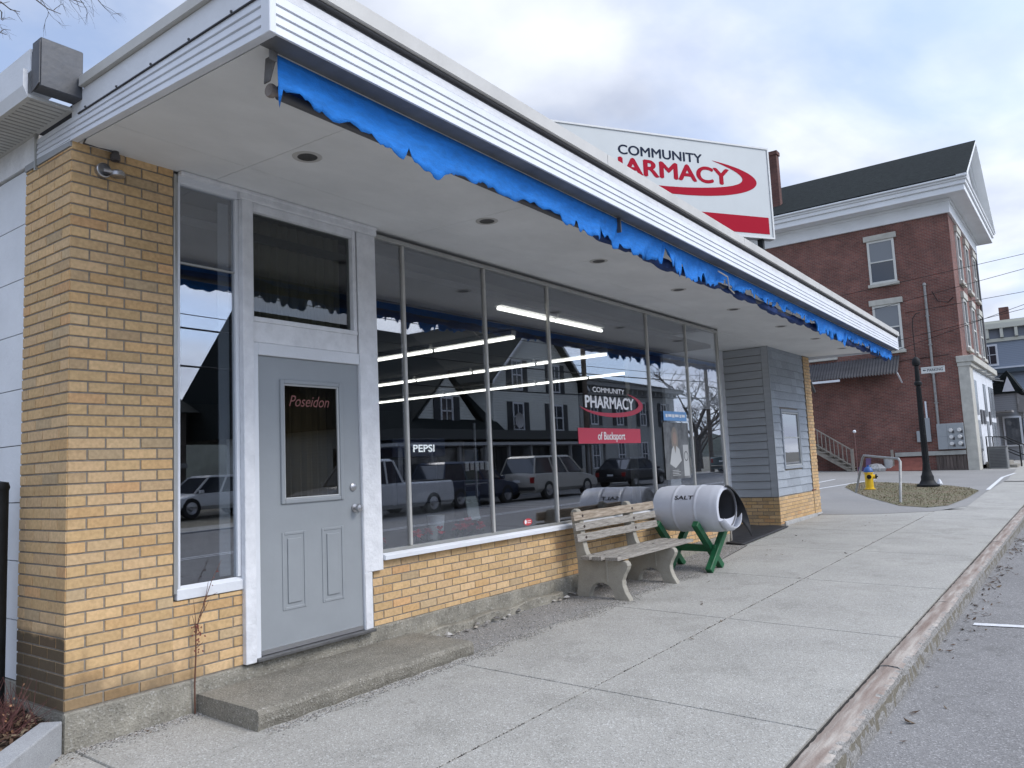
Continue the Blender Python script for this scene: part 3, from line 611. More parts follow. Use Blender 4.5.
# --- door surround
MB().box(1.113, 1.196, -.045, .08, .215, 3.45).build('door_mullion', oldwhite, ph, bevel=.004)
MB().box(1.095, 2.385, -.050, .06, 3.385, 3.458).box(.655, 2.385, -.058, .02, 3.43, 3.457).build('head_trim', oldwhite, ph, bevel=.005)
MB().box(1.197, 2.17, -.020, .06, 2.385, 2.53).build('transom_panel', oldwhite, ph, bevel=.003)
MB().box(1.197, 2.17, -.030, .05, 2.53, 2.565).box(1.197, 1.215, -.025, .05, 2.565, 3.385).box(2.135, 2.17, -.025, .05, 2.565, 3.385).box(1.215, 2.135, -.025, .05, 3.325, 3.385).build('transom_frame', oldwhite, ph, bevel=.004)
BX(1.215, 2.135, .018, .024, 2.565, 3.325).build('transom_pane', glassmat('transom_glass', .06, (.62, .64, .62)), ph)
MB().box(2.185, 2.384, -.026, .08, .665, 3.384).build('door_post', oldwhite, ph, bevel=.004)
MB().box(2.185, 2.262, -.026, .08, .235, .664).build('door_post_foot', oldwhite, ph, bevel=.004)
BX(2.262, 2.278, -.012, .05, .235, .664).build('plaster_edge', concrete, ph)
MB().box(1.197, 1.247, -.022, .06, .228, 2.384).box(2.182, 2.222, -.024, .06, .228, 2.384).box(1.247, 2.182, -.023, .06, 2.296, 2.384).build('door_casing', white, ph, bevel=.005)
MB().box(1.197, 2.26, -.06, .08, .215, .236).build('threshold', mat('threshold_metal', (.13, .13, .13), .5, .2, 10, metal=.5), ph, bevel=.003)
# --- door: steel slab with raised mouldings
dx0, dx1, dz0, dz1 = 1.250, 2.179, .242, 2.293
gx0, gx1, gz0, gz1 = 1.475, 1.965, 1.285, 2.095
dr = MB()
dr.box(dx0, gx0-.03, .0, .04, dz0, dz1).box(gx1+.03, dx1, .0, .04, dz0, dz1).box(gx0-.03, gx1+.03, .0, .04, dz0, gz0-.03).box(gx0-.03, gx1+.03, .0, .04, gz1+.03, dz1)
door = dr.build('door', greydoor, ph)
door['label'] = 'grey panelled steel door with a glazed upper half'
ml = MB()
for (a, b, c, d, t_, pr) in ((gx0-.042, gx1+.042, gz0-.042, gz1+.042, .032, .016),):
    frame_rect(ml, a, b, c, d, t_, -pr, .03)
ml.build('glazing_frame', greydoor, door, bevel=.007, seg=2)
frame_rect(MB(), gx0-.012, gx1+.012, gz0-.012, gz1+.012, .014, -.006, .02).build('inner_bead', mat('bead_light', (.42, .43, .43), .5), door, bevel=.004)
for a, b in ((1.437, 1.645), (1.790, 1.998)):
    pn = MB(); c, d = .505, 1.045
    # sunk groove ring then raised field
    frame_rect(pn, a, b, c, d, .020, -.006, .002); 
    q = pn.build('door_panel', greydoor, door, bevel=.005, seg=2)
    MB().prism([(a+.045, -.009, c+.045), (b-.045, -.009, c+.045), (b-.045, -.009, d-.045), (a+.045, -.009, d-.045)], (0, .009, 0)).build('raised_field', greydoor, q, bevel=.008, seg=2)
BX(gx0, gx1, .008, .013, gz0, gz1).build('pane', glass2, door)
kn = MB().lathe([(.0, -.002), (.030, -.002), (.030, -.010), (.012, -.014), (.011, -.035), (.026, -.045), (.030, -.056), (.026, -.068), (.0, -.073)], (2.112, .0, 1.170), 'y', 20); kn.build('knob', metal, door, smooth=True)
MB().lathe([(.0, -.001), (.031, -.001), (.031, -.010), (.024, -.016), (.0, -.018)], (2.103, .0, 1.333), 'y', 20).build('deadbolt', metal, door, smooth=True)
MB().box(dx0+.01, dx1-.01, -.008, .0, dz0-.001, dz0+.030).build('sweep', metal, door)
MB().box(2.150, 2.160, -.02, .0, 1.14, 1.2).build('latch_plate', metal, door)
text('lettering', 'Poseidon', door, mat('faded_red_script', (.17, .06, .052), .6), (1.520, .006, 1.945), (1, 0, 0), (0, 0, 1), .085, .37, shear=.35)
text('lettering', '19', ph, dkmetal, (1.63, -.055, 2.40), (1, 0, 0), (0, 0, 1), .02) if False else None

# --- plate glass front
WT = 3.385; SB = .80
sfw = MB().box(2.386, 9.80, -.012, .07, WT, WT+.035).build('storefront_window', alu, ph, bevel=.003)
sfw['label'] = 'long plate glass shop window in seven panes'
MB().prism([(2.386, -.050, .738), (2.386, -.050, .775), (2.386, -.012, .790), (2.386, .02, .79), (2.386, .02, .738)], (7.40, 0, 0)).build('window_sill', white, sfw, bevel=.003)
MB().box(2.386, 9.78, -.004, .055, .791, .815).build('bottom_rail', alu, sfw, bevel=.003)
MBm = [2.745, 3.873, 4.986, 7.346, 8.596, 9.775]
edges = [2.386]+MBm
mulm = mat('mullion_aluminium', (.50, .49, .46), .45, .08, 5, metal=.3)
for i, x in enumerate(MBm):
    MB().box(x-.0135, x+.0135, .004, .04, .815, WT).build('mullion', mulm, sfw, bevel=.004)
for i, (a, b) in enumerate(zip(edges, MBm)):
    BX(a+(.022 if i else .0), b-.022, .026, .032, .815, WT).build('pane', glass, sfw)
BX(9.795, 9.815, -.0, .05, .10, 3.46).build('entrance_jamb', alu, ph, bevel=.003)
BX(9.76, 9.80, .0, .25, .10, .738).build('wall_end', mortar, ph)
# --- entrance recess and far bay
BXW = 12.47; BY = .10
cb = MB()
z = .64
while z < 3.44:
    z1 = min(z+.148, 3.452); cb.prism([(BXW-.002, BY+.13, z1-.009), (BXW-.024, BY+.13, z), (BXW+.01, BY+.13, z), (BXW+.01, BY+.13, z1-.009)], (0, 1.45, 0)); z += .148
cb.build('side_clapboards', greyclap, ph)
MB().box(BXW-.020, BXW+.02, BY, BY+.125, .64, 3.452).build('corner_board', greyclap, ph, bevel=.003)
MB().box(BXW-.026, BXW-.004, BY-.012, BY-.0, .64, 3.452).build('corner_bead', mat('pale_corner_bead', (.34, .36, .39), .6), ph)
sb = MB(); bricks(sb, 'y', BXW+.0, BY, 1.7, .10, .64, -1, z_ref=.1055, seed=21); bricks(sb, 'x', BY, BXW, 14.64, .135, .64, -1, z_ref=.1055, seed=22)
bricks(sb, 'x', BY-.012, 14.64, 15.08, .13, 3.45, -1, z_ref=.1055, seed=23)
sb.build('bay_brick', buff, ph)
MB().box(BXW+.001, 14.64, BY+.001, 1.7, .0, .638).box(14.642, 15.078, BY-.010, 1.7, .0, 3.45).box(BXW+.012, 14.64, BY+.012, 1.7, .638, 3.45).build('bay_core', mortar, ph)
MB().prism([(BXW+.2, BY-.03, .08), (BXW+.2, BY-.03, .165), (BXW+.2, BY+.0, .17), (BXW+.2, BY+.0, .08)], (2.42, 0, .006)).build('bay_footing', mat('pale_concrete', (.42, .42, .41), .9, .2, 10, .4, 50), ph)
MB().box(14.56, 14.80, BY-.02, BY-.007, .64, .665).build('bay_ledge', mat('rusty_metal', (.16, .06, .035), .8), ph)
# shingles on the bay front, each its own tapered board with a grey tone
sh = MB(); r2_ = random.Random(5); z = .645; k = 0
wx0, wx1, wz0, wz1 = 12.93, 14.06, 1.13, 2.28
while z < 3.45:
    z1 = min(z+.152, 3.452); x = BXW+.002
    while x < 14.63:
        wdt = r2_.uniform(.24, .46); xe = min(x+wdt, 14.635)
        if 14.635-xe < .1: xe = 14.635
        g_ = r2_.uniform(.88, 1.10); col = (.33*g_, .365*g_, .41*g_)
        segs = [(x, xe)]
        if z1 > wz0 and z < wz1:
            segs = []
            if x < wx0: segs.append((x, min(xe, wx0)))
            if xe > wx1: segs.append((max(x, wx1), xe))
        for a, b in segs:
            if b-a > .02:
                j = r2_.uniform(-.002, .004); sh.add([(a+.0015, BY+.012, z1), (b-.0015, BY+.012, z1), (b-.0015, BY-.006, z+j), (a+.0015, BY-.006, z+j), (a+.0015, BY+.012, z), (b-.0015, BY+.012, z)], [(0, 3, 2, 1), (3, 4, 5, 2), (0, 4, 3), (1, 2, 5)], col)
        x = xe
    z += .152; k += 1
sh.build('bay_shingles', shinglem, ph)
bwn = frame_rect(MB(), wx0, wx1, wz0, wz1, .05, BY-.022, BY+.03).build('bay_window', mat('bay_window_trim', (.30, .33, .37), .6), ph, bevel=.004)
frame_rect(MB(), wx0+.052, wx1-.052, wz0+.052, wz1-.052, .03, BY-.012, BY+.03).build('sash', mat('sash_grey', (.40, .42, .42), .5), bwn, bevel=.003)
BX(wx0+.083, wx1-.083, BY+.008, BY+.014, wz0+.083, wz1-.083).build('pane', glass, bwn)
BX(wx0+.083, wx1-.083, BY-.004, BY+.005, 1.72, 1.745).build('meeting_rail', mat('sash_grey', (.4, .42, .42)), bwn)
BX(wx0+.05, wx1-.05, BY+.011, BY+.02, wz0+.05, wz1-.05).build('bay_back', mat('bay_dark', (.05, .05, .055), .9), ph)
# back of the entrance
MB().box(9.80, 12.47, 1.62, 1.70, 2.30, 3.47).box(9.80, 9.95, 1.62, 1.70, .10, 2.3).box(12.32, 12.47, 1.62, 1.70, .1, 2.3).box(11.1, 11.18, 1.62, 1.70, .1, 2.3).build('entrance_frame', alu, ph)
BX(9.95, 12.32, 1.65, 1.656, .14, 2.30).build('entrance_glass', glass, ph)
BX(9.80, 12.47, .97, 1.02, .10, 3.46).build('entrance_bounce_wall', white, ph); BX(10.2, 12.1, .96, .969, .25, 2.3).build('entrance_pane', farglass, ph)  # unseen white wall with a pane, added to bounce light into the recess
BX(9.80, 12.47, .0, 1.7, -.05, .10).build('entrance_floor', concrete, ph)
BX(9.80, 9.84, .08, 1.65, .10, 3.46).build('entrance_side_glass_frame', alu, ph) if False else None

# --- the shop inside (seen through the glass)
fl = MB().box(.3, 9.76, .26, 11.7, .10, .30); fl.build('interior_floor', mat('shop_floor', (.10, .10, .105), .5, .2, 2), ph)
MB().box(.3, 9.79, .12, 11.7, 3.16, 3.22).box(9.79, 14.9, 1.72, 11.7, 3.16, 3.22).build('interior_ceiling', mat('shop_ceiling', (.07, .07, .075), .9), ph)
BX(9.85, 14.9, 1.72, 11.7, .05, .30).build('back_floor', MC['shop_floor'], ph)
BX(2.40, 9.76, .10, .45, .55, .74).build('window_display_shelf', mat('display_shelf', (.16, .15, .14), .7), ph)
tub = mat('lit_tube', (.9, .9, .9), .5, emit=(1, .97, .88), es=2.6)
def tube_run(x0, y0, x1, y1, z=3.07):
    d = Vector((x1-x0, y1-y0, 0)); n_ = max(1, round(d.length/1.22)); ax = d/n_
    for i in range(n_):
        a = Vector((x0, y0, z))+ax*i+ax*.02; b = a+ax*.96; m_ = MB(); m_.tube([a, b], .021, 8); h = m_.build('ceiling_tube', tub, ph)
        hb = MB().bar(a+Vector((0, 0, .06)), b+Vector((0, 0, .06)), .10, .06); hb.build('fixture', mat('fixture_white', (.5, .5, .5), .5), h)
tube_run(5.92, 1.15, 5.92, 4.0); tube_run(8.36, 1.2, 8.36, 6.6); tube_run(11.0, 1.9, 11.0, 9.4); tube_run(4.36, .24, 6.55, .24, 3.095)
# shelving and counters
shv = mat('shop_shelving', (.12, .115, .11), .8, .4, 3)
gd = [(.42, .40, .36), (.10, .16, .26), (.28, .08, .07), (.40, .36, .18), (.12, .12, .13), (.14, .22, .14), (.5, .5, .5)]
goods = MB(); r3 = random.Random(11); shl = MB()
for (x0, y0, x1, y1, n_) in ((3.1, 2.6, 3.5, 6.4, 4), (5.0, 3.2, 5.4, 7.6, 4), (7.2, 3.2, 7.6, 8.0, 4), (1.0, 5.0, 1.5, 10, 5), (2.2, 10.6, 9.2, 11.2, 5)):
    for i in range(n_):
        zt = .45+i*.36; shl.box(x0, x1, y0, y1, zt-.03, zt)
        lx, ly = x1-x0, y1-y0; k = 0
        while k < max(lx, ly)-.12:
            wq = r3.uniform(.07, .16); hq = r3.uniform(.12, .28); c = tuple(v*.5 for v in r3.choice(gd))
            if ly > lx: goods.box(x0+.03, x1-.03, y0+k, y0+k+wq*.9, zt, zt+hq, c)
            else: goods.box(x0+k, x0+k+wq*.9, y0+.05, y1-.05, zt, zt+hq, c)
            k += wq+(r3.random() < .2)*.1
    shl.box(x0, x0+.04, y0, y1, .3, .42+n_*.36) if y1-y0 > x1-x0 else shl.box(x0, x1, y1-.04, y1, .3, .42+n_*.36)
shl.build('shop_shelves', shv, ph); tag(goods.build('shelf_goods', colmat('goods', .7, 0), ph), kind='stuff')
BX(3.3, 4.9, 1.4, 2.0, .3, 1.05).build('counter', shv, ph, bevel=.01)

# --- things standing or stuck in the window (each its own)
cab = thing('drinks_cooler', (4.5, 1.9, .3), 'tall dark drinks cooler with a PEPSI header seen behind the glass', 'drinks cooler')
BX(4.12, 4.88, 1.62, 2.25, .3, 1.58).build('cabinet', mat('cooler_black', (.03, .03, .035), .5), cab, bevel=.01)
hd = BX(4.12, 5.0, 1.60, 2.25, 1.585, 1.80).build('header', mat('cooler_header', (.02, .035, .09), .4), cab, bevel=.01)
text('lettering', 'PEPSI', hd, mat('cooler_letters', (.8, .8, .8), .5, emit=(.9, .95, 1), es=.9), (4.44, 1.597, 1.645), (1, 0, 0), (0, 0, 1), .085, .36, bold=.02)
BX(4.18, 4.82, 1.604, 1.618, .42, 1.5).build('door', farglass, cab)
rk = thing('magazine_rack', (4.9, 1.1, .3), 'light metal rack holding white cards seen through the second wide pane', 'display rack')
MB().tube([(4.95, 1.1, .3), (4.95, 1.1, 1.95)], .015).tube([(4.75, 1.1, 1.5), (5.15, 1.1, 1.5)], .008).tube([(4.75, 1.1, 1.25), (5.15, 1.1, 1.25)], .008).build('post', metal, rk)
for i in range(5): BX(4.72+.09*i, 4.78+.09*i, 1.06, 1.065, 1.40+.01*(i % 2), 1.50).build('card', mat('card_white', (.6, .6, .58), .7), rk)
nc = tag(MB().prism([(4.15, .55, .90), (4.33, .55, .90), (4.33, .60, 1.14), (4.15, .60, 1.14)], (0, .012, 0)).build('notice_card', mat('notice_grey', (.38, .42, .42), .6)), 'pale grey notice card propped behind the flowers in the window', 'notice')
bk = thing('white_bucket', (3.30, .75, .74), 'small white tub among the displays behind the flowers', 'tub')
MB().lathe([(.0, 0), (.07, 0), (.085, .16), (.09, .165), (.0, .15)], (3.72, .62, .82), seg=16).build('tub', white, bk, smooth=True)
petal = [mat('red_petals', (.70, .05, .07), .6), mat('deep_red_petals', (.50, .03, .05), .6)]; leafm = mat('dark_leaves', (.03, .07, .03), .6)
def flower(x, y, s, i):
    where = ['leftmost, close to the first mullion', 'second from the left, beside the clear jar', 'third from the left, lower than its neighbours', 'fourth from the left', 'fifth from the left', 'largest bloom, sixth from the left', 'rightmost, against the third mullion', 'alone in the narrow first pane'][i]
    t_ = thing('artificial_flower', (x, y, .74), 'red artificial flower on the window shelf, '+where, 'flower', 'red flowers along the shop window shelf')
    r_ = random.Random(i+50)
    MB().lathe([(0, 0), (.035, 0), (.045, .06), (.0, .055)], (x, y, .742), seg=12).build('pot', mat('pot_brown', (.10, .05, .035), .7), t_, smooth=True)
    MB().tube([(x, y, .78), (x+.01, y, .86), (x+.005, y-.01, .80+s)], .004, 5).build('stem', leafm, t_)
    b = MB(); c = Vector((x, y-.01, .80+s))
    for k in range(26):
        a, e_ = r_.uniform(0, 6.28), r_.uniform(-.5, 1.3); d = Vector((math.cos(a)*math.cos(e_), math.sin(a)*math.cos(e_), math.sin(e_)))*r_.uniform(.6, 1)*s*.75; q = d.cross(Vector((0, 0, 1))).normalized()*s*.26
        b.add([c+d*.15, c+d*.7-q, c+d+Vector((0, 0, -.01)), c+d*.7+q], [(0, 1, 2, 3)])
    b.build('bloom', petal[i % 2], t_)
    lb = MB()
    for k in range(9):
        a = r_.uniform(0, 6.28); d = Vector((math.cos(a), math.sin(a), r_.uniform(.1, .8)))*s*1.1; q = d.cross(Vector((0, 0, 1))).normalized()*s*.2; c2 = Vector((x, y, .79))
        lb.add([c2, c2+d*.6-q, c2+d, c2+d*.6+q], [(0, 1, 2, 3)])
    lb.build('leaves', leafm, t_)
for i, (x, s) in enumerate(((2.93, .09), (3.10, .085), (3.30, .085), (3.47, .09), (3.58, .085), (3.68, .12), (3.81, .09), (2.55, .07))): flower(x, .14+(i % 3)*.03, s, i)
jar = tag(MB().lathe([(0, 0), (.05, 0), (.055, .02), (.055, .15), (.035, .18), (.035, .2), (.03, .2), (.03, .18), (.05, .15), (.05, .01), (0, .008)], (3.20, .2, .742), seg=16).build('glass_jar', mat('jar_glass', (.25, .27, .26), .15), smooth=True), 'clear glass jar standing between the red flowers in the window', 'jar')

# decals on the panes
dec = thing('window_lettering', (6.3, .025, 1.6), 'COMMUNITY PHARMACY lettering with a red swoosh over a red band on the shop window', 'window sign')
dw = mat('decal_white', (.80, .80, .80), .5, emit=None); dred = mat('decal_red', (.46, .035, .07), .5)
text('lettering', 'COMMUNITY', dec, dw, (5.86, .024, 2.262), (1, 0, 0), (0, 0, 1), .062, .77, fat=.0028)
text('lettering', 'PHARMACY', dec, dw, (5.68, .024, 2.075), (1, 0, 0), (0, 0, 1), .145, 1.18, fat=.008)
def swoosh(parent, P0, u, cx, cz, a, b, m, t0=62, t1=-168, th=.5, depth=.0, w_=1):
    """crescent between two ellipse arcs, thick at the lower middle"""
    u = Vector(u); pts = []; n_ = 60; o_, i_ = [], []
    nrm = u.cross(Vector((0, 0, 1)))
    for k in range(n_+1):
        q = k/n_; t_ = R_(t0+(t1-t0)*q); thk = th*math.sin(math.pi*min(1, q*1.02))**.8*w_
        o_.append((cx+a*math.cos(t_), cz+b*math.sin(t_))); i_.append((cx+(a-thk*.55*a)*math.cos(t_), cz+(b-thk*b)*math.sin(t_)))
    b_ = MB(); vs = [Vector(P0)+u*p[0]+Vector((0, 0, p[1]))+nrm*depth for p in o_+i_]
    b_.add(vs, [(k, k+n_+1, k+n_+2, k+1) for k in range(n_)]); return b_.build('swoosh', m, parent)
swoosh(dec, (0, .024, 0), (1, 0, 0), 6.32, 2.13, .80, .16, dred, th=.36)
MB().box(5.49, 7.00, .0225, .0245, 1.652, 1.832).build('red_band', dred, dec)
text('lettering', 'of Bucksport', dec, dw, (5.92, .0215, 1.697), (1, 0, 0), (0, 0, 1), .095, .66, fat=.0025)
ps = thing('window_poster', (8.1, .06, 1.1), 'tall poster of a fair haired woman under a blue header inside the shop window', 'poster')
MB().box(7.66, 8.46, .050, .054, 1.15, 1.93).build('sheet', mat('poster_grey', (.10, .105, .11), .5, .7, 5), ps)
hb = MB().box(7.68, 8.42, .044, .048, 1.955, 2.085).build('header', mat('poster_blue', (.14, .32, .60), .5), ps)
for i, (a, b) in enumerate(((7.74, 7.80), (7.82, 7.93), (7.95, 8.02), (8.04, 8.16), (8.19, 8.24), (8.26, 8.37))): MB().box(a, b, .0425, .0435, 2.0+(.008 if i % 2 else 0), 2.045).build('illegible_print', dw, hb)
sk = mat('print_skin', (.26, .19, .16), .6); hr = mat('print_hair', (.20, .175, .15), .6); cl = mat('print_cloth', (.42, .43, .43), .6)
def disc(b, cx, cz, a, c, y, n_=20): return b.add([(cx+a*math.cos(6.283*k/n_), y, cz+c*math.sin(6.283*k/n_)) for k in range(n_)], [tuple(range(n_))])
disc(MB(), 7.99, 1.70, .105, .17, .0490).build('printed_hair', hr, ps); disc(MB(), 7.99, 1.715, .062, .085, .0484).build('printed_face', sk, ps)
MB().add([(7.80, .0486, 1.36), (7.88, .0486, 1.56), (7.95, .0486, 1.61), (7.99, .0486, 1.50), (8.03, .0486, 1.61), (8.12, .0486, 1.56), (8.18, .0486, 1.40), (7.97, .0486, 1.30)], [tuple(range(8))]).build('printed_shirt', cl, ps)
MB().box(8.24, 8.42, .0478, .0488, 1.18, 1.62).build('side_strip', mat('print_pale', (.38, .39, .39), .6), ps)
MB().lathe([(.055, 0), (.07, 0)], (8.33, .0472, 1.46), 'y', 24).build('ring_emblem', dkmetal, ps)
for i in range(4): MB().box(7.86, 8.12-(i % 2)*.05, .0478, .0484, 1.20+.022*i, 1.207+.022*i).build('print_line', cl, ps)
stk = thing('window_sticker', (4.44, .024, .86), 'small red oval sticker low in the pane right of the third mullion', 'sticker')
disc(MB(), 4.44, .865, .075, .035, .0245).build('oval', mat('sticker_red', (.50, .05, .06), .5), stk)
disc(MB(), 4.40, .868, .018, .022, .0235).build('mark', dw, stk)
ps.location.y -= .036
for i in range(2): MB().box(4.43, 4.49, .0235, .024, .872-.018*i, .878-.018*i).build('print_line', dw, stk)
# pale curtain strip inside the side window
tag(MB().box(.99, 1.07, .06, .07, .80, 3.35).build('blind_strip', mat('blind_cloth', (.25, .27, .30), .8)), 'pale narrow vertical blind strip inside the glass left of the door', 'blind')

# curtains behind the door and transom
cu = MB(); vs = []
for i in range(81):
    x = 1.22+.92*i/80; y = .16+.018*math.sin(i*.85)+.006*math.sin(i*2.3); vs += [(x, y, .9), (x, y, 3.34)]
cu.add(vs, [(2*i, 2*i+2, 2*i+3, 2*i+1) for i in range(80)]); tag(cu.build('curtain', mat('olive_curtain', (.30, .27, .21), .9)), 'drab olive curtain hanging behind the grey door and transom glass', 'curtain')
# --- doorstep
st = MB(); n_ = 40; rows = []
def stz(x): return .108
for i in range(n_+1):
    x = .775+(2.70-.775)*i/n_; j = lambda a: rnd.uniform(-a, a); yf = -.655+.008*math.sin(i*.9)
    rows.append([(x, yf+.03+j(.004), gz(x, -.6)-.05), (x, yf+.004+j(.006), .028), (x, yf+.002+j(.003), stz(x)-.03), (x, yf+.010, stz(x)-.010+j(.002)), (x, yf+.028, stz(x)-.001), (x, -.35, stz(x)+.004), (x, -.013, stz(x)+.008), (x, .0, gz(x, 0)-.05)])
o = 0; st.v += [p for r in rows for p in r]
for i in range(n_):
    for k in range(7): st.f.append((i*8+k, (i+1)*8+k, (i+1)*8+k+1, i*8+k+1)); st.c.append(None)
st.f.append(tuple(range(7, -1, -1))[::-1]); st.c.append(None); st.f.append(tuple(n_*8+k for k in range(7, -1, -1))); st.c.append(None)
stepm = speckle('step_concrete', (.215, .20, .165), (.08, .075, .06), (.46, .44, .40), fs=110, cs=3.5, bump=1, amt=.5, blot=.45)
tag(st.build('door_step', stepm), 'long worn concrete step below the grey door', 'step')

tag(MB().tube([(15.14, .16, 3.44), (15.14, .14, 3.05), (15.17, .10, 2.88), (15.36, .10, 2.72)], .03, 10).build('drain_pipe', dkmetal, smooth=True), 'short dark drain pipe curving off the far brick pier', 'pipe')
# --- lamp and sensor under the canopy corner
sl = thing('wall_lamp', (.24, -.01, 3.33), 'small round metal security lamp fixed high on the brick pillar', 'wall lamp')
MB().lathe([(0, 0), (.045, 0), (.045, -.03), (.04, -.035)], (.17, -.006, 3.325), 'y', 18).build('back_plate', metal, sl, smooth=True)
MB().lathe([(.0, .0), (.030, .0), (.040, -.012), (.040, -.034), (.034, -.038), (.0, -.038)], (.245, -.05, 3.335), seg=22).build('housing', metal, sl, smooth=True)
MB().tube([(.17, -.03, 3.325), (.23, -.06, 3.32)], .014).build('arm', metal, sl)
cm = thing('security_camera', (.25, -.05, 3.44), 'small dark round camera hanging from the soffit above the pillar', 'camera')
MB().lathe([(.020, .0), (.022, -.02), (.028, -.022), (.030, -.055), (.024, -.06), (.0, -.045)], (.235, -.035, 3.46), seg=20).build('housing', mat('camera_dark', (.07, .065, .065), .5), cm, smooth=True)
MB().tube([(.22, -.04, 3.455), (.14, -.02, 3.462), (.05, -.03, 3.455), (.03, -.1, 3.452)], .005, 6).build('cable', dkmetal, cm)

# --- torn blue awning rolled under the canopy edge
aw = thing('awning', (0, -1.8, 3.3), 'torn blue fabric awning hanging ragged from its roller along the canopy edge', 'awning')
def ay(x): return edge_y(x)+.12
nb = 760; rows_ = 7; ab = MB(); r4 = random.Random(9); prev = .17; vs = []; bot = []
ctrl = [(.12, .13), (.3, .165), (.45, .20), (.6, .20), (.75, .225), (.95, .235), (1.15, .25), (1.25, .26), (1.5, .21), (1.9, .20), (2.2, .19), (2.5, .2), (2.8, .225), (3.0, .235), (3.1, .26), (3.25, .215), (3.6, .22), (3.9, .235), (4.3, .20), (4.7, .25), (4.9, .26), (5.3, .21), (5.7, .17), (6.2, .14), (7, .13), (8, .12), (8.8, .15), (9.4, .25), (9.9, .20), (10.2, .30), (10.45, .19), (10.7, .29), (10.9, .2), (11.1, .31), (11.3, .15), (12, .15), (13, .16), (14, .19), (14.6, .2), (15.1, .18)]
TEARS = [(.98, .03, .30), (2.78, .04, .35), (3.15, .06, .5)]+[(r4.uniform(3.3, 15), r4.uniform(.03, .12), r4.uniform(.25, .75)) for _ in range(34)]
def cv(x):
    for (a, p), (b, q) in zip(ctrl, ctrl[1:]):
        if a <= x <= b: return p+(q-p)*(x-a)/(b-a)
    return ctrl[-1][1]
for i in range(nb+1):
    x = .115+(15.08-.115)*i/nb
    rag = .010*math.sin(x*17)+.008*math.sin(x*41+1)+.014*math.sin(x*7.3)
    if r4.random() < .5: prev = r4.uniform(-.03, .03)
    tear = 1.0
    for tx_, tw_, td_ in TEARS:
        if abs(x-tx_) < tw_: tear = min(tear, 1-td_*(1-abs(x-tx_)/tw_))
    L_ = max(.04, (cv(x)+rag+prev*(1 if x > 2.8 else .35))*tear); bot.append(L_)
    for j in range(rows_):
        q = j/(rows_-1); fk = .35 if x < 3 else 1.0; fold = (.018*math.sin(x*9+q*3)+.012*math.sin(x*23+q*5)+.012*math.sin(x*3.1-q*4)+.006*math.sin(x*61+q*9))*q*fk
        belly = .02*math.sin(q*math.pi)
        vs.append((x+.01*q*math.sin(x*13), ay(x)-.012+fold+belly*.6*q, 3.388-L_*q))
ab.add(vs, [(i*rows_+j, (i+1)*rows_+j, (i+1)*rows_+j+1, i*rows_+j+1) for i in range(nb) for j in range(rows_-1)])
blue = mat('blue_awning_fabric', (.006, .165, .56), .85, .16, 14, .5, 90, stretch=(1, 1, 3)); o = ab.build('fabric', blue, aw, smooth=True)
sm = o.modifiers.new('thick', 'SOLIDIFY'); sm.thickness = .0016
# second hanging layer behind, on the roller: darker, in folds
navy = mat('navy_awning_back', (.008, .035, .14), .8, .25, 7)
ab = MB(); vs = []; nb2 = 300
for i in range(nb2+1):
    x = .2+(14.95-.2)*i/nb2; h_ = .055+.018*math.sin(x*6)+.012*math.sin(x*15.7)+r4.uniform(-.006, .006)
    for j in range(9):
        q = 2*math.pi*j/8; zc_ = 3.285 if x < 2.2 else 3.285-.045*min(1, (x-2.2)/1.5); h_ = h_ if x > 2.2 else .045; vs.append((x, ay(x)+.085+h_*.62*math.cos(q), zc_+h_*.75*math.sin(q)-.012*math.sin(x*1.7)))
ab.add(vs, [(i*9+j, (i+1)*9+j, (i+1)*9+j+1, i*9+j+1) for i in range(nb2) for j in range(8)]); ab.build('rolled_fabric', navy, aw, smooth=True)
MB().tube([(.19, ay(0)+.085, 3.255), (15.1, ay(15)+.085, 3.255)], .026, 12).build('roller', dkmetal, aw, smooth=True)
MB().lathe([(0, 0), (.03, .0), (.034, .012), (.03, .03), (.016, .036), (.016, .06)], (.135, ay(0)+.085, 3.258), 'x', 16).build('roller_end', mat('roller_knob', (.20, .17, .15), .6, .2, 20), aw, smooth=True)
MB().prism([(.10, ay(0)-.03, 3.39), (.10, ay(0)+.06, 3.39), (.10, ay(0)+.075, 3.27), (.10, ay(0)+.03, 3.27)], (.008, 0, 0)).box(.06, .10, ay(0)-.03, ay(0)-.022, 3.34, 3.39).build('bracket', mat('bracket_metal', (.12, .115, .11), .6, .3, 12, metal=.4), aw, bevel=.002)

for x in (3.42,): MB().box(x, x+.012, ay(x)-.045, ay(x)-.01, 3.27, 3.392).build('bracket', dkmetal, aw)
MB().tube([(5.55, ay(5)-.03, 3.33), (5.75, ay(5)-.05, 3.30), (5.86, ay(5)-.02, 3.20), (5.97, ay(5)-.03, 3.16)], .007, 5).build('torn_cord', mat('cord_pale', (.45, .43, .38), .8), aw)
# grey underside lip of the fascia
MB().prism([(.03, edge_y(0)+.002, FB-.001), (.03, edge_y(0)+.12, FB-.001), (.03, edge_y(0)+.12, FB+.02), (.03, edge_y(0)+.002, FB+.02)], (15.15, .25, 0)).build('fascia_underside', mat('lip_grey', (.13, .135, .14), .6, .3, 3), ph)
sc = MB(); 

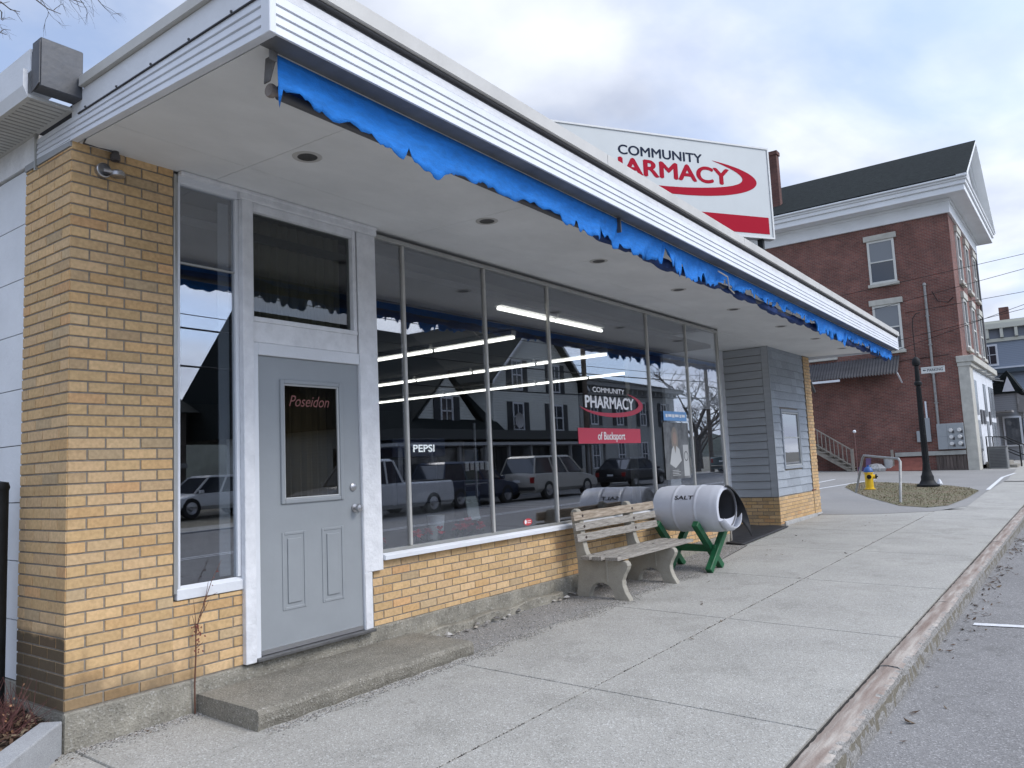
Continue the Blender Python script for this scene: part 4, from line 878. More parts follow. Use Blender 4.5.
# ------------------------------------------------------------------ roof sign
th_ = R_(31.7); su = Vector((math.cos(th_), -math.sin(th_), 0)); sn_ = Vector((-math.sin(th_), -math.cos(th_), 0)); SP = Vector((11.5, -.5, 0))
sg = thing('roof_sign', (10.0, .4, 3.77), 'large white sign reading COMMUNITY PHARMACY standing on the flat roof', 'sign')
def sbox(b, s0, s1, z0, z1, d0, d1):
    p = [SP+su*s0+sn_*d0, SP+su*s1+sn_*d0, SP+su*s1+sn_*d1, SP+su*s0+sn_*d1]; return b.prism([(q.x, q.y, z0) for q in p], (0, 0, z1-z0))
sbox(MB(), -4.70, 0, 5.17, 6.83, -.12, -.0).build('cabinet', mat('sign_cabinet', (.45, .46, .46), .5), sg)
sbox(MB(), -4.67, -.035, 5.205, 6.80, .001, .006).build('face_panel', mat('sign_face', (.50, .53, .53), .45, .03, 2), sg)
fr_ = MB(); sbox(fr_, -4.70, 0, 6.80, 6.83, .002, .022); sbox(fr_, -4.70, 0, 5.17, 5.20, .002, .022); sbox(fr_, -4.70, -4.67, 5.20, 6.80, .002, .022); sbox(fr_, -.03, 0, 5.20, 6.80, .002, .022); fr_.build('edge_frame', mat('sign_edge', (.62, .63, .62), .5), sg)
sred = mat('sign_red', (.36, .012, .03), .8, spec=.1); sdk = mat('sign_dark', (.02, .028, .05), .8, spec=.1)
sbox(MB(), -4.60, -.10, 5.255, 5.555, .007, .010).build('red_band', sred, sg)
o0 = SP+sn_*.008
text('lettering', 'COMMUNITY', sg, sdk, o0+su*-3.04+Vector((0, 0, 6.41)), su, (0, 0, 1), .165, 1.62, fat=.007, depth=0)
text('lettering', 'PHARMACY', sg, sred, o0+su*-3.55+Vector((0, 0, 6.08)), su, (0, 0, 1), .285, 2.66, fat=.019, depth=0)
swoosh(sg, SP, su, -1.95, 6.17, 1.65, .35, sred, t0=64, t1=-165, th=.42, depth=.009)
for s_ in (-.25, -2.3, -4.4):
    p = SP+su*s_-sn_*.06; MB().box(p.x-.045, p.x+.045, p.y-.045, p.y+.045, 3.75, 5.17).build('post', blk, sg)
    q = p-sn_*1.0; MB().bar((p.x, p.y, 5.0), (q.x, q.y, 3.78), .05, .05).build('brace', blk, sg)

# ================================================================== on the pavement
# bench: two concrete end frames, weathered boards
bn = thing('park_bench', (5.66, -.45, gz(5.66, -.45)), 'weathered park bench with grey boards on curved concrete end frames', 'bench')
prof = [(.02, 0), (.155, 0), (.165, .05), (.195, .115), (.25, .155), (.32, .165), (.39, .145), (.435, .10), (.455, .04), (.46, 0), (.635, 0), (.622, .03), (.585, .085), (.562, .15), (.560, .205), (.585, .265), (.618, .315), (.632, .355), (.622, .385), (.60, .40), (.40, .395), (.20, .385),
        (.165, .42), (.135, .48), (.115, .56), (.10, .66), (.088, .78), (.075, .865), (.05, .905), (.02, .915), (-.01, .90), (-.02, .86), (-.005, .70), (.015, .52), (.035, .36), (.035, .22), (.02, .10), (.0, .03)]
for x in (5.06, 6.17):
    z0 = gz(x, -.4)-.004
    fr = MB().prism([(x, -.115-u_, z0+v_+(.0246*(-(.115+u_)+.4))) for u_, v_ in prof], (.085, 0, 0)).build('end_frame', benchc, bn, bevel=.008, seg=2)
    MB().box(x-.004, x+.089, -.115-.40, -.115-.36, z0+.17, z0+.40).build('moulded_rib', benchc, fr, bevel=.01)
zb = gz(5.7, -.4)
def plank(name, c, ext, tilt, parent, x0, x1, seed, m=wood):
    """board along x with sagging edges; c=(y,z) centre, ext=(w,t), tilt angle"""
    r_ = random.Random(seed); n_ = 26; b = MB(); vs = []
    cy, sy_ = math.cos(tilt), math.sin(tilt)
    for i in range(n_+1):
        x = x0+(x1-x0)*i/n_; j = [r_.uniform(-.0012, .0012) for _ in range(4)]; wv = .0009*math.sin(i*.7+seed)
        for k, (a, t_) in enumerate(((-1, -1), (1, -1), (1, 1), (-1, 1))):
            w2, t2 = a*ext[0]/2+j[k]+wv, t_*ext[1]/2+j[k]*.3
            vs.append((x, c[0]-(w2*cy-t2*sy_), c[1]+(w2*sy_+t2*cy)))
    b.add(vs, [(i*4+k, i*4+(k+1) % 4, (i+1)*4+(k+1) % 4, (i+1)*4+k) for i in range(n_) for k in range(4)]+[(3, 2, 1, 0), (n_*4, n_*4+1, n_*4+2, n_*4+3)])
    o = b.build(name, m, parent, bevel=.003); return o
wood2 = mat('weathered_tan_wood', (.20, .155, .11), .9, col2=(.47, .40, .32), scale=5, bump=.9, bscale=14, stretch=(1.2, 14, 14))
for i, (y_, z_, w_) in enumerate(((-.232, .612, .084), (-.215, .725, .080), (-.198, .836, .092))):
    p_ = plank('back_board', (y_, zb+z_), (w_, .036), R_(99), bn, 4.93, 6.77, i+1, wood2 if i == 2 else wood)
    bo = MB()
    for x in (5.10, 6.21): bo.lathe([(0, -.022), (.014, -.022), (.016, -.016)], (x, y_-.002, zb+z_), 'y', 10)
    bo.build('bolt', mat('rusty_bolt', (.05, .035, .03), .8), p_)
for i, (y_, w_) in enumerate(((-.325, .105), (-.462, .112), (-.635, .145), )):
    p_ = plank('seat_board', (y_, zb+.415), (w_, .038), R_(1.2), bn, 4.93-(.0 if i else .0), 6.78, i+11)
    bo = MB()
    for x in (5.10, 6.21): bo.lathe([(0, .024), (.013, .024), (.015, .018)], (x, y_, zb+.412), 'z', 10)
    bo.build('bolt', MC['rusty_bolt'], p_)

# salt barrel (local y is its axis, mouth towards -y)
byaw = -R_(5)
brl = thing('salt_barrel', (7.29, -.52, .797), 'white plastic barrel marked SALT lying on its green stand, mouth cut open', 'barrel', rz=byaw)
plastic = mat('white_barrel_plastic', (.56, .58, .63), .42, .05, 3)
rb = .288; pr = [(.235, -.452), (.268, -.446), (.276, -.430), (.274, -.405), (.283, -.37)]
pr += [(rb-.001, -.33)]
for y in (-.15, .15): pr += [(rb, y-.035), (rb, y-.02), (rb+.007, y-.008), (rb+.007, y+.008), (rb, y+.02), (rb, y+.035)]
pr += [(rb-.001, .33)]
pr += [(.284, .37), (.274, .405), (.276, .43), (.268, .446), (.24, .452), (.23, .43), (.0, .428)]
MB().lathe(pr, axis='y', seg=48).build('shell', plastic, brl, smooth=True, local=True)
inner = [(.235, -.452), (.226, -.44), (.262, -.40), (.278, -.35), (.280, .38), (.0, .40)]
MB().lathe(inner, axis='y', seg=40).build('inner_wall', mat('barrel_inside', (.10, .10, .11), .7), brl, smooth=True, local=True)
# remains of the end: a crescent at the bottom with a bent lip
eb = MB(); vs = []
n_ = 24
for i in range(n_+1):
    a = R_(-175+170*i/n_); vs += [(.245*math.cos(a), -.436, .245*math.sin(a)), (.245*math.cos(a)*.93, -.436-.004, min(-.055+.02*math.sin(i*.9), .245*math.sin(a)*.0-.075-.05*math.sin(math.pi*i/n_)))]
eb.add(vs, [(2*i, 2*i+1, 2*i+3, 2*i+2) for i in range(n_)])
eb.build('end_remnant', plastic, brl, local=True)
lp = MB(); vs = []
for i in range(15):
    a = R_(-150+120*i/14); q = i/14
    o1 = Vector((.27*math.cos(a), -.44, .27*math.sin(a))); o2 = Vector((.27*math.cos(a)*.98, -.52-.04*math.sin(q*math.pi), .27*math.sin(a)+.035+.03*q)); vs += [o1, (o1+o2)/2+Vector((0, 0, -.015)), o2]
lp.add(vs, [(3*i+k, 3*i+k+1, 3*i+k+4, 3*i+k+3) for i in range(14) for k in range(2)])
o = lp.build('bent_lip', plastic, brl, local=True, smooth=True); md = o.modifiers.new('t', 'SOLIDIFY'); md.thickness = .006
# black rubber flap hung from the top of the mouth
fp = MB(); vs = []; n_ = 16
for i in range(n_+1):
    a = R_(100-128*i/n_); rim = Vector((.272*math.cos(a), -.445, .272*math.sin(a)))
    k = max(0, (i-2)/n_)
    tip = rim+Vector((.015+.05*k, -.05-.12*k, -.03-.24*k)) if i > 1 else rim+Vector((.01, -.03, .0))
    vs += [rim, (rim+tip)/2+Vector((.01, -.01, .015)), tip]
fp.add(vs, [(3*i+k, 3*i+k+1, 3*i+k+4, 3*i+k+3) for i in range(n_) for k in range(2)])
rub = mat('black_rubber', (.016, .016, .018), .6, .2, 9)
o = fp.build('rubber_flap', rub, brl, local=True, smooth=True); md = o.modifiers.new('t', 'SOLIDIFY'); md.thickness = .006
# SALT stencilled on the street side, bent round the shell
tx = text('stencil_letters', 'SALT', None, mat('stencil_black', (.02, .02, .025), .6), (0, 0, 0), (1, 0, 0), (0, 1, 0), .054, .25, fat=.003, depth=0)
ps_ = 0
for q in tx.data.vertices:
    s_, h = q.co.x, q.co.y; a = R_(186)-(h/(rb+.003))     # round the shell from its left side up
    s_ = s_-.125; q.co = ((rb+.0035)*math.cos(a), -s_+.0, (rb+.0035)*math.sin(a)*1.0)
tx.parent = brl; tx.matrix_parent_inverse = Matrix.Identity(4)
# rotate the lettering to the upper left of the shell, facing the street side
for q in tx.data.vertices:
    x_, z_ = q.co.x, q.co.z; a = R_(-32); q.co.x, q.co.z = x_*math.cos(a)-z_*math.sin(a), x_*math.sin(a)+z_*math.cos(a)
# green X stand
sd2 = thing('barrel_stand', (7.27, -.5, gz(7.2, -.5)), 'green painted timber cross stand holding the white barrel', 'stand', rz=-R_(5))
def leg(y, s):
    a, b_ = Vector((-.25*s, y, -.0)), Vector((.345*s, y, .59))
    m_ = MB().bar(a+(b_-a)*.02, b_, .078, .078, up=(0, 1, 0)); m_.build('leg', greenp, sd2, bevel=.004, local=True)
zo = 0
leg(-.30, 1); leg(-.215, -1); leg(.24, 1); leg(.325, -1)
MB().bar((0.0, -.30, .262), (0.0, .33, .262), .085, .085).build('stretcher', greenp, sd2, bevel=.004, local=True)
MB().bar((-.03, .155, .42), (-.03, -.18, .42), .06, .05).build('cradle_block', greenp, sd2, bevel=.004, local=True) if False else None
# rubber mat at the entrance
mt = thing('door_mat', (11.1, .35, .115), 'black ribbed rubber mat lying crumpled at the shop entrance', 'door mat')
mb_ = MB(); vs = []; NX, NY = 44, 16
for i in range(NX+1):
    for j in range(NY+1):
        x = 9.55+2.65*i/NX; y = -.28+1.0*j/NY+.16*(i/NX); z = gz(x, y)+.022+.02*abs(math.sin(i*.9+j*.15))*(.4+.6*math.sin(j*.4)**2); z = max(z, .115 if y > .02 else 0); vs.append((x, y, z))
mb_.add(vs, [(i*(NY+1)+j, (i+1)*(NY+1)+j, (i+1)*(NY+1)+j+1, i*(NY+1)+j+1) for i in range(NX) for j in range(NY)])
o = mb_.build('sheet', rub, mt, smooth=True); md = o.modifiers.new('t', 'SOLIDIFY'); md.thickness = .012

# dead weed stem by the step
wd = thing('dead_weed', (.755, -.03, .02), 'thin dry brown weed growing from the foot of the brick pillar', 'weed')
twm = mat('dry_stem', (.12, .055, .035), .9); b = MB(); r5 = random.Random(3)
main = [(.755, -.03, .0), (.75, -.035, .18), (.755, -.04, .36), (.752, -.045, .48), (.77, -.05, .58), (.82, -.05, .70), (.86, -.05, .80), (.93, -.05, .92)]
b.tube(main, [.005, .005, .0045, .004, .003, .0025, .002, .001], 6)
for p, d in (((.752, -.045, .48), (-.03, -.01, .13)), ((.752, -.045, .48), (-.015, 0, .22)), ((.77, -.05, .58), (.07, 0, .10)), ((.80, -.05, .66), (.03, -.01, .14)), ((.755, -.04, .40), (.05, 0, .03)), ((.82, -.05, .70), (.08, 0, .02)), ((.755, -.04, .52), (.06, 0, .13))):
    p, d = Vector(p), Vector(d); b.tube([p, p+d*.5+Vector((.005, 0, 0)), p+d], [.003, .002, .001], 5)
b.build('stem', twm, wd)
lb = MB()
for i in range(26):
    p = Vector((.755+r5.gauss(0.012, .018), -.05, r5.uniform(.38, .56))); u_ = Vector((r5.uniform(-1, 1), r5.uniform(-.5, .5), r5.uniform(-1, .4))).normalized()*.018; v_ = u_.cross(Vector((0, 1, 0))).normalized()*.006
    lb.add([p, p+u_*.5+v_, p+u_, p+u_*.5-v_], [(0, 1, 2, 3)])
for i in range(14):
    k = r5.uniform(0, 1); p = Vector((.77+.16*k, -.05, .58+.34*k)); u_ = Vector((r5.uniform(-1, 1), r5.uniform(-.5, .5), r5.uniform(-1, 1))).normalized()*.012; v_ = u_.cross(Vector((0, 1, 0))).normalized()*.004
    lb.add([p, p+u_*.5+v_, p+u_, p+u_*.5-v_], [(0, 1, 2, 3)])
lb.build('withered_leaves', mat('withered_red', (.16, .045, .035), .9), wd)

# planting bed with granite edging at the left corner
gk = MB().prism([(-.008, .0, -.10), (-.085, .09, -.10), (-1.25, -1.10, -.10), (-1.15, -1.21, -.10)], (0, 0, .272)); tag(gk.build('granite_edging', granitem, bevel=.008, seg=2), 'grey granite edging block butting against the brick pillar corner', 'kerbstone')
bed = MB(); vs = []; r6 = random.Random(8)
for i in range(31):
    for j in range(31):
        x = -2.2+2.2*i/30; y = -.95+2.6*j/30; lim = (x+.05)*1.03+.03
        z = .085+.03*r6.random()+.05*max(0, min(1, (y-lim)/.5)); 
        if y < lim: z = -.02
        vs.append((x, y, z))
bed.add(vs, [(i*31+j, (i+1)*31+j, (i+1)*31+j+1, i*31+j+1) for i in range(30) for j in range(30) if (-.95+2.6*(j+.5)/30) > (-2.2+2.2*(i+.5)/30+.05)*1.03+.03])
tag(bed.build('planting_bed', speckle('bark_mulch', (.05, .035, .026), (.015, .012, .01), (.16, .11, .075), fs=70, cs=8, bump=1, amt=.7, blot=.5)), kind='structure')
ch = MB(); cc = [(.10, .06, .04), (.05, .03, .02), (.19, .13, .08), (.035, .028, .022), (.28, .22, .15)]
for i in range(2600):
    x = r6.uniform(-1.6, .0); y = r6.uniform(x*1.03+.05, 1.0)
    if y > 1: continue
    s_ = r6.uniform(.008, .028); a = r6.uniform(0, 6.28); u_ = Vector((math.cos(a), math.sin(a), r6.uniform(-.4, .5)))*s_; v_ = Vector((-math.sin(a), math.cos(a), r6.uniform(-.4, .4)))*s_*.4; p = Vector((x, y, .115+.05*max(0, min(1, (y-x)/.5))+r6.uniform(-.01, .015)))
    ch.add([p-u_-v_, p+u_-v_, p+u_+v_, p-u_+v_], [(0, 1, 2, 3)], r6.choice(cc))
tag(ch.build('bark_chips', colmat('chips', .95, 0)), 'dark bark chips covering the planting bed', kind='stuff')
shb = thing('dead_shrub', (-.22, .22, .12), 'leafless reddish brown shrub in the bed beside the brick pillar', 'shrub')
b = MB(); lb = MB()
for i in range(190):
    a = r6.uniform(0, 6.28); e_ = r6.uniform(.1, 1.35); L_ = r6.uniform(.12, .34); p = Vector((-.24+r6.gauss(0, .07), .22+r6.gauss(0, .08), .12)); d = Vector((math.cos(a)*math.cos(e_), math.sin(a)*math.cos(e_), math.sin(e_)))
    k = d.cross(Vector((r6.uniform(-1, 1), r6.uniform(-1, 1), .2)))*.12
    if p.x+d.x*L_ > -.015: d.x = -abs(d.x)
    b.tube([p, p+d*L_*.5+k*L_, p+d*L_], [.0028, .002, .001], 4, caps=False)
    if r6.random() < .45:
        q = p+d*L_*r6.uniform(.5, 1); u_ = Vector((r6.uniform(-1, 1), r6.uniform(-1, 1), r6.uniform(-1, 1))).normalized()*.02; v_ = u_.cross(d)*.35; lb.add([q, q+u_*.5+v_, q+u_, q+u_*.5-v_], [(0, 1, 2, 3)])
b.build('twigs', mat('shrub_twigs', (.11, .045, .04), .9, .4, 20), shb); lb.build('dry_leaves', mat('shrub_leaves', (.25, .13, .07), .9, .4, 20), shb)
pst = thing('black_post', (-.13, .62, .1), 'black pipe post standing beside the white side wall', 'post')
MB().tube([(-.125, .60, .05), (-.125, .60, 1.46)], .052, 14).build('pipe', blk, pst, smooth=True); MB().lathe([(0, .03), (.05, .02), (.058, -.01), (.052, -.03)], (-.125, .60, 1.46), seg=14).build('cap', blk, pst, smooth=True)
MB().box(-.02, .008, .40, .60, -.05, .0).build('foot', concrete, pst) if False else None

# ================================================================== corner island: hydrant, pipe rail, lamp post
hx, hy = 22.85, .80; hzz = gz(hx, hy)+.02
hy_ = thing('fire_hydrant', (hx, hy, hzz), 'yellow fire hydrant with a blue bonnet on the turf island', 'hydrant')
yel = mat('hydrant_yellow', (.72, .46, .02), .45, .1, 8); blu = mat('hydrant_blue', (.02, .08, .26), .45)
MB().lathe([(0, 0), (.15, 0), (.15, .03), (.115, .04), (.115, .46), (.135, .47), (.135, .50), (.0, .50)], (hx, hy, hzz), seg=24).build('barrel', yel, hy_, smooth=True)
MB().lathe([(.135, .50), (.135, .525), (.125, .55), (.105, .61), (.065, .65), (.03, .665), (.03, .71), (.0, .71)], (hx, hy, hzz), seg=24).build('bonnet', blu, hy_, smooth=True)
for d in ((-1, -.25), (.25, -1), (1, .25)):
    d = Vector((d[0], d[1], 0)).normalized(); c = Vector((hx, hy, hzz+.37)); n_ = MB().tube([c+d*.08, c+d*.17], .062, 14).build('outlet', yel, hy_, smooth=True)
    MB().tube([c+d*.17, c+d*.215], .066, 14).tube([c+d*.21, c+d*.245], .022, 6).build('outlet_cap', blk, n_)
mk = thing('hydrant_marker', (23.1, 1.1, .25), 'thin red and white snow marker rod beside the hydrant', 'marker')
MB().tube([(23.1, 1.15, .2), (23.12, 1.15, 1.95)], .009, 6).build('rod', mat('marker_red', (.20, .10, .09), .6), mk); MB().lathe([(0, -.05), (.04, -.03), (.05, 0), (.04, .03), (0, .05)], (23.12, 1.15, 1.98), seg=12).build('ball', white, mk, smooth=True)
rl = thing('pipe_rail', (20.0, .0, .2), 'grey bent pipe guard rail at the edge of the turf island', 'guard rail')
galv = mat('galvanised', (.28, .28, .27), .5, .2, 9, metal=.3)
MB().tube([(21.46, .90, .10), (21.46, .62, 1.18), (21.40, .56, 1.26), (20.1, -.07, 1.22), (18.75, -.80, 1.17), (18.68, -.85, 1.10), (18.2, -.86, .10)], .032, 12).build('pipe', galv, rl, smooth=True)
lpo = thing('street_lamp_post', (24.44, -.50, gz(24.4, -.5)), 'black fluted iron lamp post without a lantern on the turf island', 'lamp post')
lz = gz(24.4, -.5)+.02
MB().lathe([(0, 0), (.32, 0), (.32, .05), (.24, .09), (.20, .16), (.18, .20), (.18, .30), (.15, .36), (.125, .46), (.10, .60), (.105, .64), (.09, .70), (.082, 1.5), (.09, 1.55), (.078, 1.60), (.064, 3.05), (.11, 3.09), (.11, 3.16), (.075, 3.20), (.062, 3.62), (.06, 3.66), (.11, 3.70), (.12, 3.78), (.10, 3.88), (.05, 3.94), (.0, 3.96)], (24.44, -.50, lz), seg=20).build('column', blk, lpo, smooth=True)
fl_ = MB()
for k in range(10):
    a = 6.283*k/10; fl_.tube([(24.44+.085*math.cos(a), -.50+.085*math.sin(a), lz+.70), (24.44+.062*math.cos(a), -.50+.062*math.sin(a), lz+3.0)], .012, 5)
fl_.build('flutes', blk, lpo)
MB().tube([(24.44, -.50, lz+3.9), (24.44, -.50, lz+4.9), (24.44, -.53, lz+5.15), (24.44, -.62, lz+5.28), (24.44, -.74, lz+5.30)], .012, 6).build('hook_rod', blk, lpo)
cn = thing('cone_litter', (24.75, -.62, lz), 'small white bag of litter beside the lamp post foot', 'litter')
MB().lathe([(0, 0), (.06, .0), (.085, .06), (.05, .14), (.02, .2), (0, .2)], (24.85, -.75, lz), seg=9).build('bag', white, cn)

# ================================================================== red brick block
BXc, BYc = 36.7, -.42; BB = 46.6
bb = thing('brick_building', (BXc, BYc, .3), 'three storey red brick building with white cornice and dark gabled roof', 'building')
BX(BXc, BB, BYc, 17, -.3, 11.72).build('brick_wall', redbrick, bb)
# frieze, cornice, gable
fz = MB(); fz.box(BXc-.10, BB+.10, BYc-.10, 17.1, 11.70, 12.22).box(BXc-.16, BB+.16, BYc-.16, 17.16, 12.22, 12.34); fz.build('frieze', cornicem, bb, bevel=.01)
ov = .82
fz = MB(); fz.box(BXc-ov, BB+ov, BYc-ov, 17.6, 12.345, 12.62); fz.box(BXc-ov-.08, BB+ov+.08, BYc-ov-.08, 17.7, 12.62, 12.80); fz.box(BXc-ov-.14, BB+ov+.14, BYc-ov-.14, 17.75, 12.80, 12.90).box(BXc-ov-.24, BXc-ov+.3, BYc-ov-.15, 17.76, 12.90, 12.98); fz.build('cornice', cornicem, bb, bevel=.02)
fz = MB()
for x in range(14): fz.box(BXc-.7+x*.85, BXc-.62+x*.85, BYc-.30, BYc-.10, 11.9, 12.2) if False else None
xm = (BXc+BB)/2; rz_ = 16.25; y0r = BYc-ov-.16
MB().prism([(BXc-.3, BYc-.45, 12.9), (BB+.3, BYc-.45, 12.9), (xm, BYc-.45, 16.0)], (0, .2, 0)).build('gable', mat('gable_white', (.66, .68, .69), .7), bb)
rf = MB()
for s_, xe in ((1, BXc-ov-.2), (-1, BB+ov+.2)):
    rf.prism([(xe, y0r, 12.985), (xm, y0r, rz_), (xm, y0r, rz_+.10), (xe-.04*s_, y0r, 13.03)], (0, 17.2-y0r, 0))
rf.build('roof', slate, bb)
rk_ = MB()
for s_, xe in ((1, BXc-ov-.2), (-1, BB+ov+.2)):
    rk_.prism([(xe, y0r-.012, 12.88), (xm, y0r-.012, rz_-.05), (xm, y0r-.012, rz_+.08), (xe-.03*s_, y0r-.012, 13.02)], (0, .42, 0)).prism([(xe, y0r-.012+.42, 12.90), (xm, y0r-.012+.42, rz_-.30), (xm, y0r-.012+.42, rz_-.02), (xe, y0r-.012+.42, 12.93)], (0, .15, 0))
rk_.build('rake_board', cornicem, bb)
# skylight strip
sky_ = MB().bar((38.15, 3.8, 14.28), (38.15, 6.2, 14.28), .18, .08); sky_.build('roof_vent_strip', mat('vent_pale', (.42, .44, .42), .6), bb)
chm = MB().box(37.35, 37.75, 7.0, 7.42, 13.3, 16.7).box(37.30, 37.80, 6.95, 7.47, 16.7, 16.9); chm.build('chimney', brickmat('chimney_brick', (.15, .06, .045), (.10, .04, .035), (.12, .09, .08)), bb)
MB().prism([(37.2, 6.9, 13.35), (37.9, 6.9, 13.85), (37.9, 7.5, 13.85), (37.2, 7.5, 13.35)], (0, 0, .12)).build('chimney_flashing', white, bb)
# sash windows
wnm = mat('window_frame_white', (.58, .58, .54), .6, .05, 5); curt = mat('pane_grey', (.16, .175, .19), .25, spec=.8); 
def sash_x(yc, z0, w_, h, parent, x=BXc, blind=0):
    """window in a wall that faces -x"""
    f = MB(); t_ = .10
    f.box(x-.06, x+.02, yc-w_/2, yc-w_/2+t_, z0, z0+h).box(x-.06, x+.02, yc+w_/2-t_, yc+w_/2, z0, z0+h).box(x-.06, x+.02, yc-w_/2+t_, yc+w_/2-t_, z0, z0+.11).box(x-.06, x+.02, yc-w_/2+t_, yc+w_/2-t_, z0+h-.10, z0+h).box(x-.05, x+.02, yc-w_/2+t_, yc+w_/2-t_, z0+h*.49, z0+h*.49+.06)
    wn_ = f.build('window', wnm, parent, bevel=.006)
    BX(x-.022, x-.015, yc-w_/2+t_, yc+w_/2-t_, z0+.11, z0+h*.49).build('pane', farglass, wn_); BX(x-.034, x-.028, yc-w_/2+t_, yc+w_/2-t_, z0+h*.49+.06, z0+h-.10).build('pane', curt, wn_)
    BX(x-.12, x+.02, yc-w_/2-.12, yc+w_/2+.12, z0+h, z0+h+.26).build('lintel', stone, wn_, bevel=.01); BX(x-.14, x+.02, yc-w_/2-.08, yc+w_/2+.08, z0-.14, z0).build('sill', stone, wn_, bevel=.01)
    return wn_
for yc in (2.42, 6.6, 11.0, 15.0):
    if yc != 6.6: sash_x(yc, 9.0, 1.16, 2.05, bb)
    sash_x(yc if yc < 6 else yc-1.2, 5.85, 1.18, 2.15, bb)
def sash_y(xc, z0, w_, h, parent, y=BYc):
    f = MB(); t_ = .12
    f.box(xc-w_/2, xc-w_/2+t_, y-.08, y+.02, z0, z0+h).box(xc+w_/2-t_, xc+w_/2, y-.08, y+.02, z0, z0+h).box(xc-w_/2+t_, xc+w_/2-t_, y-.08, y+.02, z0, z0+.12).box(xc-w_/2+t_, xc+w_/2-t_, y-.08, y+.02, z0+h-.12, z0+h).box(xc-w_/2+t_, xc+w_/2-t_, y-.07, y+.02, z0+h*.49, z0+h*.49+.07)
    wn_ = f.build('window', wnm, parent); BX(xc-w_/2+t_, xc+w_/2-t_, y-.03, y-.022, z0+.12, z0+h-.12).build('pane', farglass, wn_)
    BX(xc-w_/2-.12, xc+w_/2+.12, y-.13, y+.02, z0+h, z0+h+.28).build('lintel', stone, wn_); BX(xc-w_/2-.1, xc+w_/2+.1, y-.16, y+.02, z0-.15, z0).build('sill', stone, wn_)
for xc in (39.0, 42.0, 45.0): sash_y(xc, 8.9, 1.2, 2.3, bb); sash_y(xc, 5.8, 1.2, 2.3, bb)
# white shopfront on the street side with a concrete corner pilaster
pl = MB().box(BXc-.05, 37.7, BYc-.22, BYc+.22, .1, 5.0).box(BXc-.13, BB+.05, BYc-.42, BYc+.26, 5.0, 5.28).box(BXc-.09, BB, BYc-.30, BYc+.24, 4.82, 5.0); pl.build('concrete_pilaster', stone, bb, bevel=.015)
sfn = MB().box(37.72, BB, BYc-.16, BYc, .5, 4.8); sfn.build('shopfront', white, bb)
for i in range(7):
    x = 38.0+i*1.22; z0 = 1.1; fw_ = MB().box(x, x+.95, BYc-.19, BYc-.162, z0, 2.5).box(x, x+.95, BYc-.19, BYc-.162, 2.75, 4.3); fw_.build('shop_pane', curt, bb) if i not in (1, 2, 4) else MB().box(x+.2, x+.75, BYc-.22, BYc-.162, 2.35, 3.0).build('wall_vent', dkmetal, bb)
for i in range(5): MB().bar((37.8+i*1.9, BYc-.2, 4.75), (37.95+i*1.9, BYc-.75, 4.62), .05, .05).build('lamp_bracket', galv, bb)
# side details
cg = MB(); n_ = 66; vs = []
for i in range(n_+1):
    y = 2.05+4.15*i/n_; d = .035*(1 if i % 2 else -1); vs += [(BXc-.05+d*.3, y, 5.60+d), (BXc-.95+d*.3, y, 4.72+d)]
cg.add(vs, [(2*i, 2*i+2, 2*i+3, 2*i+1) for i in range(n_)]); cg.build('corrugated_awning', mat('corrugated_dark', (.055, .055, .06), .6, .35, 2, stretch=(3, .4, 3)), bb)
MB().prism([(BXc-.05, 2.04, 5.58), (BXc-.95, 2.04, 4.70), (BXc-.05, 2.04, 4.70)], (0, -.03, 0)).box(BXc-.95, BXc-.88, 3.2, 6.2, 4.60, 4.68).build('awning_end', white, bb) if False else MB().box(BXc-.97, BXc-.90, 4.5, 6.2, 4.58, 4.68).bar((BXc-.93, 2.06, 4.72), (BXc-.03, 2.06, 4.35), .06, .06).build('awning_bracket', white, bb)
MB().tube([(BXc-.07, .77, 2.38), (BXc-.07, .77, 8.60)], .055, 10).lathe([(.0, .12), (.06, .1), (.09, .0), (.05, -.06)], (BXc-.07, .77, 8.62), seg=10).build('conduit', galv, bb, smooth=True)
for z in (3.3, 4.6, 5.9, 7.2): BX(BXc-.13, BXc, .69, .85, z, z+.04).build('conduit_clip', galv, bb)
mtb = BX(BXc-.22, BXc, -.19, .84, 1.26, 2.38).build('meter_cabinet', mat('meter_grey', (.30, .32, .33), .5, .06, 4), bb, bevel=.01)
for i, y in enumerate((.30, -.02)):
    for j in range(3):
        z = 2.08-.29*j; me_ = MB().lathe([(0, -.10), (.07, -.10), (.085, -.06), (.085, 0)], (BXc-.222, y, z), 'x', 16).build('electric_meter', mat('meter_face', (.62, .62, .60), .3), mtb, smooth=True); BX(BXc-.235, BXc-.221, y-.13, y-.045, z-.14, z-.02).build('meter_switch', dkmetal, mtb)
MB().box(BXc-.224, BXc-.221, .45, .455, 1.26, 2.38).box(BXc-.224, BXc-.221, .0, .84, 1.81, 1.815).build('cabinet_seam', dkmetal, mtb)
BX(BXc-.15, BXc, 1.40, 1.66, 1.63, 2.12).build('junction_box', mat('meter_grey', (.3, .3, .3)), bb, bevel=.01); BX(BXc-.12, BXc, 1.10, 1.30, 1.62, 2.68).build('junction_box', mat('meter_grey', (.3, .3, .3)), bb, bevel=.01)
MB().tube([(BXc-.05, 1.2, 2.68), (BXc-.05, 1.2, 3.42)], .04, 8).build('pipe_stub', white, bb)
MB().box(BXc-.12, BXc, -.18, 2.62, 1.02, 1.20).build('timber_rail', mat('pale_timber', (.36, .36, .33), .8, .15, 4), bb)
hz_ = MB(); 
for i in range(9): hz_.box(BXc-.05-.01*(i % 2), BXc+.02, -.17+.13*i, -.05+.13*i, .25, 1.0)
hz_.build('basement_boards', mat('old_boards', (.10, .08, .07), .9, .4, 3, stretch=(1, 4, .5)), bb)
